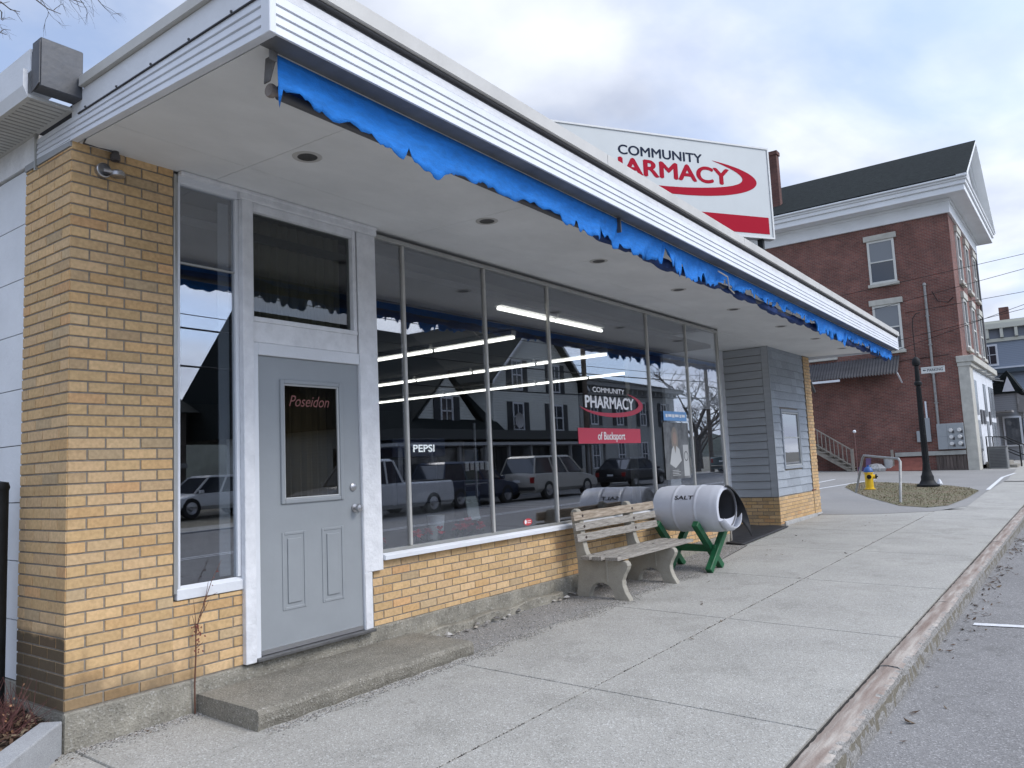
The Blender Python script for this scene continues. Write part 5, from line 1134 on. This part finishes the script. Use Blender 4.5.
MB().prism([(BXc-.01, 1.50, 1.0), (BXc-.75, 1.50, .42), (BXc-.75, 1.50, .33), (BXc-.01, 1.50, .33)], (0, 1.45, 0)).build('cellar_hatch', mat('rust_red_paint', (.19, .062, .045), .8, .2, 5), bb)
MB().tube([(BXc-.03, 2.4, 5.3), (BXc-.03, 1.4, 5.36), (BXc-.03, .1, 5.40)], .012, 5).tube([(BXc-.03, .5, 8.3), (BXc-.12, .3, 7.8), (BXc-.05, -.1, 7.7), (BXc-.03, -.3, 7.9)], .015, 5).build('loose_cable', blk, bb)
MB().tube([(BB-.8, BYc-.1, 5.3), (BB-.8, BYc-.1, 11.6)], .06, 8).build('downspout', dkmetal, bb)
# outside stair
stn = thing('outside_stair', (36.1, 4.3, .45), 'weathered timber stair with a slatted handrail against the red brick wall', 'staircase')
sw_ = mat('stair_timber', (.25, .225, .19), .85, .2, 5); b = MB()
z0s = .45; ns = 13
for sx in (35.65, 36.55): b.prism([(sx, 4.2, z0s), (sx, 4.2+ns*.27, z0s+ns*.185), (sx, 4.2+ns*.27, z0s+ns*.185-.34), (sx, 4.2+.25, z0s-.0)], (.05, 0, 0))
b.build('stringer', sw_, stn)
b = MB(); 
for i in range(ns): b.box(35.6, 36.62, 4.25+i*.27, 4.25+i*.27+.29, z0s+.15+i*.185, z0s+.19+i*.185)
b.build('treads', sw_, stn)
b = MB()
for i in range(ns+8): 
    y = 4.25+i*.175; zz_ = z0s+.15+(y-4.2)*.685; b.box(35.60, 35.635, y, y+.035, zz_, zz_+.80)
b.build('balusters', sw_, stn)
MB().bar((35.62, 4.2, z0s+.95), (35.62, 4.2+ns*.27, z0s+.95+ns*.185), .07, .05).bar((35.62, 4.2, z0s+.22), (35.62, 4.2+ns*.27, z0s+.22+ns*.185), .05, .05).box(35.57, 35.67, 4.15, 4.25, z0s-.05, z0s+1.02).build('handrail', sw_, stn)
MB().box(35.6, 36.6, 7.7, 9.2, 2.75, 2.83).box(35.6, 35.7, 7.75, 7.85, .3, 2.75).build('landing', sw_, stn)
# junk by the stair
jb = thing('junk_pile', (36.1, 3.2, .45), 'jumble of white sacks and boards leaning beside the stair foot', 'junk')
MB().lathe([(0, 0), (.42, .0), (.45, .12), (.25, .30), (.05, .34), (0, .34)], (36.1, 3.35, .42), seg=7).build('sack', mat('sack_white', (.34, .34, .34), .7, .45, 9), jb)
MB().lathe([(0, 0), (.17, .0), (.20, .42), (.21, .44), (0, .42)], (36.25, 2.85, .50), seg=12).build('pail', mat('pail_white', (.42, .43, .43), .6, .2, 4), jb, smooth=True)
MB().box(35.9, 36.5, 3.7, 4.1, .4, .62).prism([(35.8, 3.55, .4), (35.9, 3.55, .4), (36.4, 3.6, 1.0), (36.3, 3.6, 1.0)], (0, .2, 0)).build('boards', mat('junk_purple', (.10, .06, .14), .8), jb)
MB().box(36.2, 36.3, 2.62, 2.72, .3, 1.35).build('stake', sw_, jb)
# steps, rail and condenser by the shopfront
ac = thing('condenser_unit', (38.9, -1.2, .3), 'grey boxy air conditioning condenser in front of the white shopfront', 'condenser')
acz = gz(38.5, -1)-.02
BX(38.0, 38.9, -1.55, -.85, acz, acz+.95).build('cabinet', mat('condenser_grey', (.16, .165, .165), .6, .1, 5), ac, bevel=.02)
g_ = MB()
for i in range(12): g_.box(37.985, 37.999, -1.50, -.90, acz+.10+i*.065, acz+.125+i*.065)
g_.build('louvres', dkmetal, ac); MB().box(37.97, 38.93, -1.58, -.82, acz+.95, acz+.99).build('top_cover', mat('condenser_top', (.22, .22, .22), .6), ac)
sp_ = thing('entry_steps', (41, -1.4, .3), 'low concrete steps with black pipe handrails at the white shopfront', 'steps')
MB().box(39.4, 42.5, -1.45, -.62, .1, .60).box(39.2, 42.7, -1.8, -1.45, .1, .45).build('stair_block', concrete, sp_)
for x in (39.5, 42.3):
    MB().tube([(x, -.7, .6), (x, -.7, 1.75), (x, -1.3, 1.7), (x, -1.95, 1.3), (x, -1.95, .35)], .03, 8).tube([(x, -.7, 1.2), (x, -1.3, 1.15), (x, -1.95, .8)], .025, 8).build('handrail', blk, sp_)
# street-name style wall sign
pk = thing('parking_sign', (24.4, -.95, 3.75), 'small white PARKING sign with an arrow, held out from the lamp post', 'sign')
BX(24.36, 24.375, -1.27, -.63, 3.64, 3.83).build('sign_plate', mat('sign_white', (.62, .63, .60), .5), pk)
text('lettering', 'PARKING', pk, sdk, (24.358, -.80, 3.69), (0, -1, 0), (0, 0, 1), .085, .42, bold=.01, depth=.0)
MB().add([(24.357, -.67, 3.735), (24.357, -.72, 3.765), (24.357, -.72, 3.745), (24.357, -.77, 3.745), (24.357, -.77, 3.725), (24.357, -.72, 3.725), (24.357, -.72, 3.705)], [(0, 1, 2, 3, 4, 5, 6)]).build('arrow', sdk, pk)
MB().tube([(24.37, -.58, 3.79), (24.37, -1.25, 3.79)], .012, 6).build('arm', blk, pk)

# ================================================================== houses beyond the brick block
gb2 = thing('grey_gabled_house', (50, 0, .4), 'low grey house with two dark gabled roofs and a shingled porch awning', 'house')
clapg = clapmat('clap_grey', (.27, .28, .29), .12)
BX(50.0, 58, -1.4, 8, .1, 4.3).build('wall', clapg, gb2)
MB().prism([(49.8, -1.7, 4.25), (58, -1.7, 4.25), (58, 1.2, 6.0), (49.8, 1.2, 6.0)], (0, 0, .12)).prism([(49.8, 4, 4.25), (58, 4, 4.25), (58, 1.2, 6.0), (49.8, 1.2, 6.0)], (0, 0, .12)).build('roof', slate, gb2)
MB().prism([(49.78, -1.35, 4.30), (49.78, -1.05, 5.15), (49.78, -.75, 4.30)], (.06, 0, 0)).build('dormer', white, gb2)
MB().prism([(49.85, -1.75, 4.2), (49.85, -1.05, 5.5), (49.85, .35, 4.2)], (3.5, 0, 0)).build('dormer_roof', slate, gb2)
sha = speckle('scalloped_shingles', (.24, .235, .23), (.05, .05, .05), (.40, .40, .39), fs=3.2, cs=1, bump=1, amt=.8)
MB().prism([(49.9, -2.9, 3.15), (49.9, -1.4, 4.2), (49.9, -1.4, 3.1)], (9, 0, 0)).box(48.3, 49.89, -1.2, .0, 3.1, 3.2).build('porch_awning', sha, gb2)
for y in (-2.7, -1.75): MB().box(50.1, 50.25, y, y+.14, .2, 3.1).build('porch_post', white, gb2)
for y in (-1.1, .0): 
    f_ = MB().box(49.93, 50.01, y-.4, y+.5, 1.2, 2.9).build('window', white, gb2); BX(49.9, 49.93, y-.3, y+.4, 1.3, 2.8).build('pane', farglass, f_)
for i in range(6): f_ = MB().box(51+i*1.2, 51.9+i*1.2, -1.46, -1.40, .6, 2.8).build('window', white if i % 2 else blk, gb2); BX(51.1+i*1.2, 51.8+i*1.2, -1.48, -1.46, .8, 2.7).build('pane', farglass, f_)
bl = thing('blue_grey_building', (61, 0, .4), 'tall blue grey building with a bracketed white cornice behind the gabled house', 'building')
clapb = clapmat('clap_blue', (.24, .28, .34), .12)
BX(61, 72, -2.9, 12, .1, 8.4).build('wall', clapb, bl)
cz = MB().box(60.6, 72.4, -3.3, 12.4, 9.3, 9.65).box(60.8, 72.2, -3.1, 12.2, 9.65, 9.85).box(60.9, 72, -3.0, 12.1, 8.4, 8.62); cz.build('cornice', mat('cream_cornice', (.58, .58, .50), .6), bl)
BX(60.95, 72, -2.95, 12, 8.62, 9.3).build('frieze', mat('frieze_blue', (.20, .22, .26), .7), bl)
for i in range(9): BX(60.65, 60.94, -2.9+i*.85, -2.72+i*.85, 8.66, 9.3).build('bracket', MC['cream_cornice'], bl)
BX(60.6, 61, -3.2, 12, 6.2, 6.5).build('belt_cornice', mat('belt_dark', (.05, .07, .09), .6), bl)
BX(60.80, 61, -3.1, 12, 6.5, 6.62).build('belt_moulding', white, bl)
for y in (.6, -2.2, 3.4):
    f_ = MB().box(60.93, 61.02, y-.5, y+.5, 6.75, 8.25).build('window', white, bl); BX(60.90, 60.93, y-.38, y+.38, 6.9, 8.12).build('pane', farglass, f_); MB().box(60.88, 60.90, y-.02, y+.02, 6.9, 8.12).box(60.88, 60.90, y-.38, y+.38, 7.5, 7.54).build('muntin', white, f_)
q_ = MB()
for i in range(8): q_.box(60.94, 61.0, -2.9, -2.55+(.15 if i % 2 else 0), 6.65+i*.22, 6.65+i*.22+.19)
q_.build('quoins', white, bl)
MB().box(64, 64.6, -.6, .0, 9.8, 11.2).build('chimney', MC['chimney_brick'], bl)
# more street beyond
for i, (x0, x1, y0, y1, h, c, lab) in enumerate(((73, 84, -2.5, 10, 7.5, (.30, .29, .26), 'cream clapboard house beyond the blue grey building'), (86, 99, -2.5, 10, 6.5, (.26, .24, .25), 'dull grey flat fronted house, farthest down the street on our side'))):
    t_ = thing('distant_house', (x0, 0, .4), lab, 'house'); BX(x0, x1, y0, y1, .2, h).build('wall', clapmat('clap_d%d' % i, c), t_)
    MB().prism([(x0-.3, y0-.4, h), (x0-.3, (y0+y1)/2, h+3), (x0-.3, y1+.4, h)], (x1-x0+.6, 0, 0)).build('roof', slate, t_)
    for k in range(4):
        for zz_ in (1.3, 4.2): BX(x0+.8+k*2.5, x0+1.8+k*2.5, y0-.05, y0-.01, zz_, zz_+1.5).build('window', farglass, t_)

# ================================================================== across the street (it also shows in the shop glass)
YF = -17.2
clapw = clapmat('clap_white', (.62, .64, .60), .12); clapd = clapmat('clap_dark', (.10, .085, .07), .16)
shut = mat('dark_shutter', (.035, .04, .045), .7)
def win_street(xc, z0, w_, h, parent, y, shutters=True, tr=None):
    """window in a wall facing +y (towards the shop)"""
    f = MB(); f.box(xc-w_/2, xc-w_/2+.08, y, y+.05, z0, z0+h).box(xc+w_/2-.08, xc+w_/2, y, y+.05, z0, z0+h).box(xc-w_/2+.08, xc+w_/2-.08, y, y+.05, z0, z0+.08).box(xc-w_/2+.08, xc+w_/2-.08, y, y+.05, z0+h-.08, z0+h).box(xc-w_/2+.08, xc+w_/2-.08, y, y+.04, z0+h*.5-.03, z0+h*.5+.03).box(xc-.02, xc+.02, y, y+.035, z0+.08, z0+h-.08)
    wn_ = f.build('window', tr or white, parent); BX(xc-w_/2+.08, xc+w_/2-.08, y+.005, y+.012, z0+.08, z0+h-.08).build('pane', farglass, wn_)
    if shutters:
        for s_ in (-1, 1): BX(xc+s_*(w_/2+.23)-.19, xc+s_*(w_/2+.23)+.19, y, y+.045, z0-.02, z0+h+.02).build('shutter', shut, wn_)
zg = gz(28, -3.45)
wh = thing('white_gabled_house', (29.7, -20, zg), 'white clapboard house with a tall street gable and dark shutters across the road', 'house')
MB().prism([(26, YF, zg-.2), (33.4, YF, zg-.2), (33.4, YF, 5.6), (29.7, YF, 8.9), (26, YF, 5.6)], (0, -9, 0)).build('wall', clapw, wh)
rr = MB()
for a, b in (((25.5, 5.15), (29.7, 8.95)), ((33.9, 5.15), (29.7, 8.95))): rr.prism([(a[0], YF+.4, a[1]), (b[0], YF+.4, b[1]), (b[0], YF+.4, b[1]+.16), (a[0], YF+.4, a[1]+.16)], (0, -9.8, 0))
rr.build('roof', slate, wh)
rr = MB()
for a, b in (((25.5, 5.15), (29.7, 8.95)), ((33.9, 5.15), (29.7, 8.95))): rr.prism([(a[0], YF+.41, a[1]-.02), (b[0], YF+.41, b[1]-.02), (b[0], YF+.41, b[1]+.12), (a[0], YF+.41, a[1]+.12)], (0, .05, 0))
rr.build('rake_trim', white, wh)
for x in (27.9, 31.2): win_street(x, 5.0, .85, 1.45, wh, YF)
for x in (27.9, 31.2): win_street(x, 3.05, .9 if x < 30 else 1.2, 1.35, wh, YF)
MB().lathe([(0, 0), (.2, .03), (.36, .10)], (27.4, YF+.35, 3.5), 'y', 20).tube([(27.4, YF+.35, 3.45), (27.4, YF, 3.2)], .03).build('satellite_dish', mat('dish_grey', (.4, .4, .4), .5), wh)
MB().box(18, 33.6, YF, YF+1.7, 2.55, 2.95).build('porch_fascia', mat('porch_dark', (.05, .055, .055), .7), wh); MB().box(18, 33.7, YF, YF+1.8, 2.30, 2.42).build('porch_trim', mat('porch_trim_white', (.4, .41, .42), .6), wh)
MB().box(26, 33.4, YF+.01, YF+.05, zg+.5, 2.3).build('shopfront', farglass, wh)
for i in range(10): BX(18.3+i*1.65, 18.42+i*1.65, YF+1.5, YF+1.62, zg, 2.3).build('porch_post', mat('post_grey', (.3, .3, .3), .7), wh)
MB().box(18, 33.6, YF, YF+1.7, zg-.1, zg+.16).build('porch_floor', concrete, wh)
dh = thing('dark_roofed_house', (20, -20, zg), 'long low house with a big dark roof and a white gabled dormer across the road', 'house')
MB().box(16.5, 25.98, YF-6.5, YF, zg-.2, 3.2).build('wall', clapw, dh)
MB().prism([(16.0, YF+.5, 3.0), (16.0, YF-5.2, 8.2), (16.0, YF-11, 3.0)], (10.2, 0, 0)).build('roof', slate, dh)
MB().prism([(20.6, YF-.05, 3.05), (25.2, YF-.05, 3.05), (22.9, YF-.05, 5.35)], (0, -3.2, 0)).build('dormer', clapw, dh)
rr = MB()
for a, b in (((20.2, 2.95), (22.9, 5.5)), ((25.6, 2.95), (22.9, 5.5))): rr.prism([(a[0], YF+.1, a[1]), (b[0], YF+.1, b[1]), (b[0], YF+.1, b[1]+.12), (a[0], YF+.1, a[1]+.12)], (0, -3.6, 0))
rr.build('dormer_roof', slate, dh); win_street(22.8, 3.25, .8, 1.2, dh, YF-.04)
MB().box(16.5, 25.9, YF+.01, YF+.05, zg+.4, 2.3).build('shopfront', farglass, dh)
bd = thing('brown_sided_building', (10, -27, 0), 'low brown sided building behind the parked cars across the road', 'building')
BX(-2, 15.5, -34, -25, -.3, 4.2).build('wall', clapd, bd); MB().prism([(-2.5, -24.6, 4.15), (-2.5, -29.5, 6.4), (-2.5, -34.5, 4.15)], (18.4, 0, 0)).build('roof', slate, bd)
MB().box(-2, 15.5, -24.99, -24.9, 1.9, 2.1).build('band', mat('band_pale', (.3, .3, .3), .7), bd)
for i in range(5): win_street(.2+i*3.2, .7, 1.4, 1.1, bd, -24.98, False)
gh = thing('grey_corniced_building', (41, -22, zg), 'pale grey building with a hipped roof and bracketed eaves across the road', 'building')
clg = clapmat('clap_pale', (.34, .355, .35), .12)
BX(34.8, 47.0, YF-11, YF-.8, zg-.2, 5.7).build('wall', clg, gh); BX(34.3, 47.5, YF-11.4, YF-.3, 5.7, 5.95).build('eaves', mat('eave_grey', (.30, .31, .31), .7), gh)
MB().add([(34.2, YF-.2, 5.95), (47.6, YF-.2, 5.95), (47.6, YF-11.5, 5.95), (34.2, YF-11.5, 5.95), (39.5, YF-6, 7.4), (42.3, YF-6, 7.4)], [(0, 1, 5, 4), (1, 2, 5), (2, 3, 4, 5), (3, 0, 4), (3, 2, 1, 0)]).build('roof', slate, gh)
for i in range(20): BX(34.9+i*.62, 35.0+i*.62, YF-.79, YF-.45, 5.4, 5.69).build('eave_bracket', MC['eave_grey'], gh)
for i in range(4):
    win_street(36.3+i*3, 3.5, .85, 1.5, gh, YF-.8); win_street(36.3+i*3, 1.0, .85, 1.5, gh, YF-.8, False)
# bare trees
bark = mat('bare_bark', (.085, .07, .06), .95, .3, 8, .5, 20)
def bare_tree(name, base, h, label, seed, lean=(0, 0), spread=.62, depth=6, group=None):
    r_ = random.Random(seed); t_ = thing(name, base, label, 'tree', group); tr, cr = MB(), MB()
    def grow(p, d, L_, r0, k):
        m1 = p+d*L_*.5+Vector((r_.gauss(0, .04), r_.gauss(0, .04), 0))*L_; q = p+d*L_+Vector((r_.gauss(0, .05), r_.gauss(0, .05), 0))*L_
        (tr if k == 0 else cr).tube([p, m1, q], [r0, r0*.85, r0*.68], 7 if k < 2 else 4, caps=False)
        if k >= depth: return
        for i in range(r_.choice((2, 3, 3)) if k else 4):
            a = Vector((r_.uniform(-1, 1), r_.uniform(-1, 1), r_.uniform(-.2, .5))).normalized(); nd = (d*(1-spread)+a*spread+Vector((0, 0, .12))).normalized()
            grow(p+(q-p)*r_.uniform(.55, 1), nd, L_*r_.uniform(.62, .82), r0*.58, k+1)
    grow(Vector(base), Vector((lean[0], lean[1], 1)).normalized(), h*.3, h*.022, 0)
    tr.build('trunk', bark, t_); cr.build('crown', bark, t_); return t_
bare_tree('bare_tree', (51.5, -18.5, gz(50, -3.5)-.1), 10.5, 'large leafless tree across the road, mirrored in the last shop pane', 4)
bare_tree('bare_tree', (58, -21, gz(50, -3.5)-.1), 8, 'smaller leafless tree farther down the far side of the road', 12)
# hill beyond
hl = MB(); vs = []; n_ = 60
for i in range(n_+1):
    x = -300+900*i/n_; h_ = 10+6*math.sin(i*.45)+4*math.sin(i*1.1+1); vs += [(x, -170, -2), (x, -230, h_), (x, -320, h_*.5)]
hl.add(vs, [(3*i+k, 3*i+k+1, 3*i+k+4, 3*i+k+3) for i in range(n_) for k in range(2)]); tag(hl.build('wooded_hill', mat('hill_green', (.035, .045, .035), 1, .4, .05), smooth=True), kind='structure')

# utility poles and wires
pm_ = mat('pole_wood', (.12, .095, .075), .9, .3, 6)
def pole(x, y, h, lab):
    t_ = thing('utility_pole', (x, y, hz(x, y)), lab, 'utility pole', 'wooden utility poles along the far side'); z = hz(x, y)
    MB().tube([(x, y, z-.1), (x, y, z+h)], [.16, .11], 10).build('shaft', pm_, t_, smooth=True); MB().box(x-.06, x+.06, y-1.2, y+1.2, z+h-1.0, z+h-.88).build('crossarm', pm_, t_)
    for k in (-1, -.4, .4, 1): MB().lathe([(0, 0), (.04, 0), (.05, .05), (.03, .12), (0, .13)], (x, y+k, z+h-.88), seg=8).build('insulator', farglass, t_)
pole(-8, -15.9, 9, 'wooden utility pole across the road, nearest the camera, outside the frame'); pole(47.8, -15.9, 9, 'wooden utility pole across the road by the large leafless tree')
def wire(a, b, sag, lab, r_=.012, grp='overhead wires'):
    a, b = Vector(a), Vector(b); pts = [a+(b-a)*(i/24)-Vector((0, 0, sag*4*(i/24)*(1-i/24))) for i in range(25)]
    tag(MB().tube(pts, r_, 5).build('overhead_wire', blk), lab, 'wire', grp)
for i, (z, yy) in enumerate(((8.3, -14.9), (8.3, -16.3), (7.4, -15.9), (6.5, -15.8), (6.1, -15.8), (5.0, -15.8))):
    for x0, x1 in ((-60, -8), (-8, 47.8), (47.8, 110)): wire((x0, yy, z), (x1, yy, z+.3), .5, ['topmost street wire across the road', 'second street wire across the road, behind the topmost', 'third street wire down across the road', 'fourth street wire down across the road', 'fifth street wire down across the road', 'lowest, thick street wire across the road'][i], .014 if i < 4 else .03)
# service drops crossing from the street pole to the brick building
pole(32, -15.9, 10.3, 'tallest wooden utility pole, across the road in front of the white gabled house')
for i, (z, b) in enumerate(((9.40, (36.65, 4.55, 8.71)), (9.61, (36.65, 4.0, 7.70)), (7.62, (36.65, 1.66, 7.49)), (9.92, (36.65, 3.31, 5.53)), (8.25, (36.65, 2.82, 6.17)))):
    wire((32, -15.9+(.1 if i % 2 else -.1), z), b, .03, ['topmost service wire reaching the brick wall', 'second service wire from the top by the brick wall', 'middle service wire ending beside the conduit head', 'lowest service wire, passing behind the canopy tip', 'fourth service wire down, just above the lowest, by the brick wall'][i], .011, 'service wires crossing to the red brick building')

# ------------------------------------------------------------------ vehicles
tyre = mat('tyre_rubber', (.02, .02, .02), .85); rim = mat('alloy_rim', (.35, .35, .36), .35, metal=.8); chrome = mat('car_trim', (.03, .03, .032), .4)
tl = mat('tail_lamp_red', (.25, .01, .01), .3); hl_ = mat('head_lamp_clear', (.55, .56, .58), .15)
def vehicle(name, label, cat, x, y, yaw, L_, W_, H_, col, kind='car', group='vehicles parked across the road'):
    """front towards local +x; lofted body, glazed cabin, wheels with rims"""
    z = hz(x, y); t_ = thing(name, (x, y, z), label, cat, group, yaw); paintm = mat('car_paint_'+cat.replace(' ', '_')+str(col[0]), col, .28, spec=.6, metal=.1)
    hw = W_/2; belt = H_*.55; lo = .28
    if kind == 'pickup': st_ = [(-L_/2, lo+.15, H_*.56), (-L_/2+.05, lo, H_*.58), (-.05*L_, lo, H_*.585), (.12*L_, lo, H_*.575), (.24*L_, lo, H_*.57), (.42*L_, lo, H_*.52), (L_/2-.04, lo, H_*.46), (L_/2, lo+.12, H_*.36)]
    elif kind == 'suv': st_ = [(-L_/2, lo+.15, H_*.52), (-L_/2+.08, lo, H_*.60), (-.2*L_, lo, H_*.60), (.1*L_, lo, H_*.58), (.26*L_, lo, H_*.57), (.42*L_, lo, H_*.50), (L_/2-.05, lo, H_*.44), (L_/2, lo+.12, H_*.36)]
    else: st_ = [(-L_/2, lo+.12, H_*.46), (-L_/2+.1, lo, H_*.62), (-.3*L_, lo, H_*.62), (0, lo, H_*.60), (.22*L_, lo, H_*.60), (.38*L_, lo, H_*.52), (L_/2-.08, lo, H_*.44), (L_/2, lo+.1, H_*.34)]
    b = MB(); rows = []
    for xx, zl, zh in st_:
        e_ = .93 if abs(xx) > L_/2-.01 else 1
        rows.append([(xx, -hw*.86*e_, zl), (xx, -hw*e_, zl+.14), (xx, -hw*1.0*e_, zl+(zh-zl)*.6), (xx, -hw*.95*e_, zh-.05), (xx, -hw*.86*e_, zh), (xx, 0, zh+.03), (xx, hw*.86*e_, zh), (xx, hw*.95*e_, zh-.05), (xx, hw*e_, zl+(zh-zl)*.6), (xx, hw*e_, zl+.14), (xx, hw*.86*e_, zl)])
    m_ = 11; b.v += [p for r in rows for p in r]
    for i in range(len(rows)-1):
        for k in range(m_): b.f.append((i*m_+k, i*m_+(k+1) % m_, (i+1)*m_+(k+1) % m_, (i+1)*m_+k)); b.c.append(None)
    b.f.append(tuple(range(m_))[::-1]); b.c.append(None); b.f.append(tuple((len(rows)-1)*m_+k for k in range(m_))); b.c.append(None)
    b.build('body', paintm, t_, local=True, smooth=True)
    zb_ = H_*.58
    if kind == 'pickup': c0, c1, r0, r1 = -.08*L_, .25*L_, -.03*L_, .15*L_
    elif kind == 'suv': c0, c1, r0, r1 = -L_/2+.06, .27*L_, -L_/2+.35, .12*L_
    else: c0, c1, r0, r1 = -.46*L_, .26*L_, -.30*L_, .08*L_
    def frustum(b, a0, a1, b0, b1, z0, z1, w0, w1): return b.add([(a0, -w0, z0), (a1, -w0, z0), (a1, w0, z0), (a0, w0, z0), (b0, -w1, z1), (b1, -w1, z1), (b1, w1, z1), (b0, w1, z1)], [(0, 3, 2, 1), (4, 5, 6, 7), (0, 1, 5, 4), (1, 2, 6, 5), (2, 3, 7, 6), (3, 0, 4, 7)])
    frustum(MB(), c0, c1, r0, r1, zb_, H_-.07, hw*.88, hw*.72).build('glasshouse', farglass, t_, local=True, bevel=.03)
    frustum(MB(), r0-.04, r1+.03, r0+.08, r1-.10, H_-.085, H_, hw*.745, hw*.66).build('roof', paintm, t_, local=True, bevel=.02)
    pb_ = MB()
    for s_ in (-1, 1):
        for q in (0, .38, .68, 1):
            p0 = Vector((c0+(c1-c0)*q, s_*hw*.885, zb_)); p1 = Vector((r0+(r1-r0)*q, s_*hw*.725, H_-.075)); pb_.bar(p0, p1, .07, .03, up=(0, 1, 0))
    pb_.build('pillars', paintm, t_, local=True)
    for sx in (-.31, .31):
        for s_ in (-1, 1):
            rw = .36 if kind != 'car' else .32; c = (sx*L_, s_*(hw-.10), rw)
            wl = MB().lathe([(rw*.6, -.11), (rw*.95, -.11), (rw, -.07), (rw, .07), (rw*.95, .11), (rw*.6, .11)], c, 'y', 22).build('wheel', tyre, t_, local=True, smooth=True)
            MB().lathe([(0, s_*.09), (rw*.2, s_*.10), (rw*.3, s_*.06), (rw*.6, s_*.09), (rw*.62, s_*.105)], c, 'y', 22).build('rim', rim, wl, local=True)
    for s_ in (-1, 1):
        BX(-L_/2-.012, -L_/2+.06, s_*hw*.80-.10, s_*hw*.80+.10, H_*.38, H_*.52).build('tail_lamp', tl, t_, local=True, bevel=.01); BX(L_/2-.10, L_/2+.006, s_*hw*.72-.16, s_*hw*.72+.16, H_*.30, H_*.38).build('headlight', hl_, t_, local=True, bevel=.01)
        BX(c1-.25, c1-.08, s_*(hw+.06)-.06, s_*(hw+.06)+.06, zb_-.02, zb_+.12).build('mirror', paintm, t_, local=True, bevel=.02)
    BX(-L_/2-.06, -L_/2+.05, -hw*.9, hw*.9, .38, .52).build('rear_bumper', chrome if kind != 'car' else paintm, t_, local=True, bevel=.02); BX(L_/2-.06, L_/2+.05, -hw*.86, hw*.86, .30, .46).build('front_bumper', chrome, t_, local=True, bevel=.02)
    BX(-L_/2-.02, -L_/2-.005, -.16, .16, H_*.40, H_*.46).build('number_plate', white, t_, local=True)
    if kind == 'pickup': BX(-L_/2+.12, c0-.1, -hw*.84, hw*.84, H_*.50, H_*.60+.004).build('cargo_bed', mat('bed_liner', (.02, .02, .02), .9), t_, local=True)
    return t_
vehicle('parked_pickup', 'white pickup truck parked across the road, mirrored behind the first panes', 'pickup', 15.4, -13.9, math.pi, 5.6, 1.95, 1.85, (.55, .56, .57), 'pickup')
vehicle('parked_suv', 'silver beige sport utility vehicle parked ahead of the white pickup', 'SUV', 24.7, -13.4, 0, 4.6, 1.85, 1.70, (.36, .35, .32), 'suv')
vehicle('parked_sedan', 'black low car parked ahead of the silver vehicle, near the corniced building', 'car', 33.0, -14.0, 0, 4.5, 1.8, 1.42, (.015, .016, .02), 'car')
vehicle('parked_pickup', 'dark green grey pickup parked farthest along across the road', 'pickup', 49.5, -14.0, R_(20), 5.4, 1.95, 1.85, (.05, .08, .085), 'pickup')
vehicle('parked_hatchback', 'white hatchback standing in front of the low brown building', 'car', 14.6, -21.8, R_(180), 4.2, 1.78, 1.5, (.6, .61, .62), 'suv')
vehicle('parked_suv', 'dark blue sport utility vehicle parked behind the silver one', 'SUV', 20.3, -14.2, 0, 4.4, 1.8, 1.65, (.02, .03, .06), 'suv')

# tree behind the shop whose twigs reach over the gutter
t_ = thing('bare_street_tree', (-2.6, 6.8, .1), 'leafless tree left of the shop, only twig ends reach over the gutter', 'tree')
MB().tube([(-2.6, 6.8, -.1), (-2.5, 6.7, 2.5), (-2.2, 6.5, 5.2)], [.2, .16, .12], 10).build('trunk', bark, t_, smooth=True)
r7 = random.Random(21); b = MB()
def twig(p, d, L_, r0, k):
    pts = [p]; q = p
    for i in range(4): d = (d+Vector((r7.gauss(0, .16), r7.gauss(0, .16), r7.gauss(-.03, .14)))).normalized(); q = q+d*L_/4; pts.append(q)
    b.tube(pts, [r0*(1-.13*i) for i in range(5)], 4, caps=False)
    if k < 4:
        for i in range(3): twig(pts[r7.choice((2, 3, 4))], (d+Vector((r7.uniform(-.8, .8), r7.uniform(-.6, .6), r7.uniform(-.6, .6)))).normalized(), L_*.62, r0*.5, k+1)
for e_, ln_ in (((1.55, 6.0, 7.85), .7), ((1.95, 6.0, 8.15), .7), ((1.3, 5.9, 7.5), .6), ((-1.4, 5.2, 8.6), 2), ((-3.2, 8, 8.4), 2.2)):
    a = Vector((-2.2, 6.5, 5.2)); e_ = Vector(e_); m1 = a+(e_-a)*.5+Vector((0, 0, .5)); b.tube([a, m1, e_], [.08, .05, .016], 6); twig(e_, (e_-m1).normalized(), ln_, .014, 1)
for s_, e_ in (((1.75, 6, 8.05), (2.75, 6, 8.10)), ((1.6, 6, 7.9), (2.45, 6, 7.80)), ((1.4, 6, 7.6), (1.95, 6, 7.60)), ((1.2, 6, 7.3), (1.80, 6, 7.22))):
    s_, e_ = Vector(s_), Vector(e_); d = (e_-s_); b.tube([s_, s_+d*.3+Vector((0, 0, -.03)), s_+d*.6+Vector((0, 0, .03)), s_+d*.8+Vector((0, 0, -.02)), e_], [.014, .012, .009, .007, .004], 5)
    for k in range(4): q = s_+d*(.35+.18*k); twig(q, Vector((r7.uniform(-.2, .9), 0, r7.uniform(-.8, .8))).normalized(), .16, .005, 4)
b.build('crown', bark, t_)
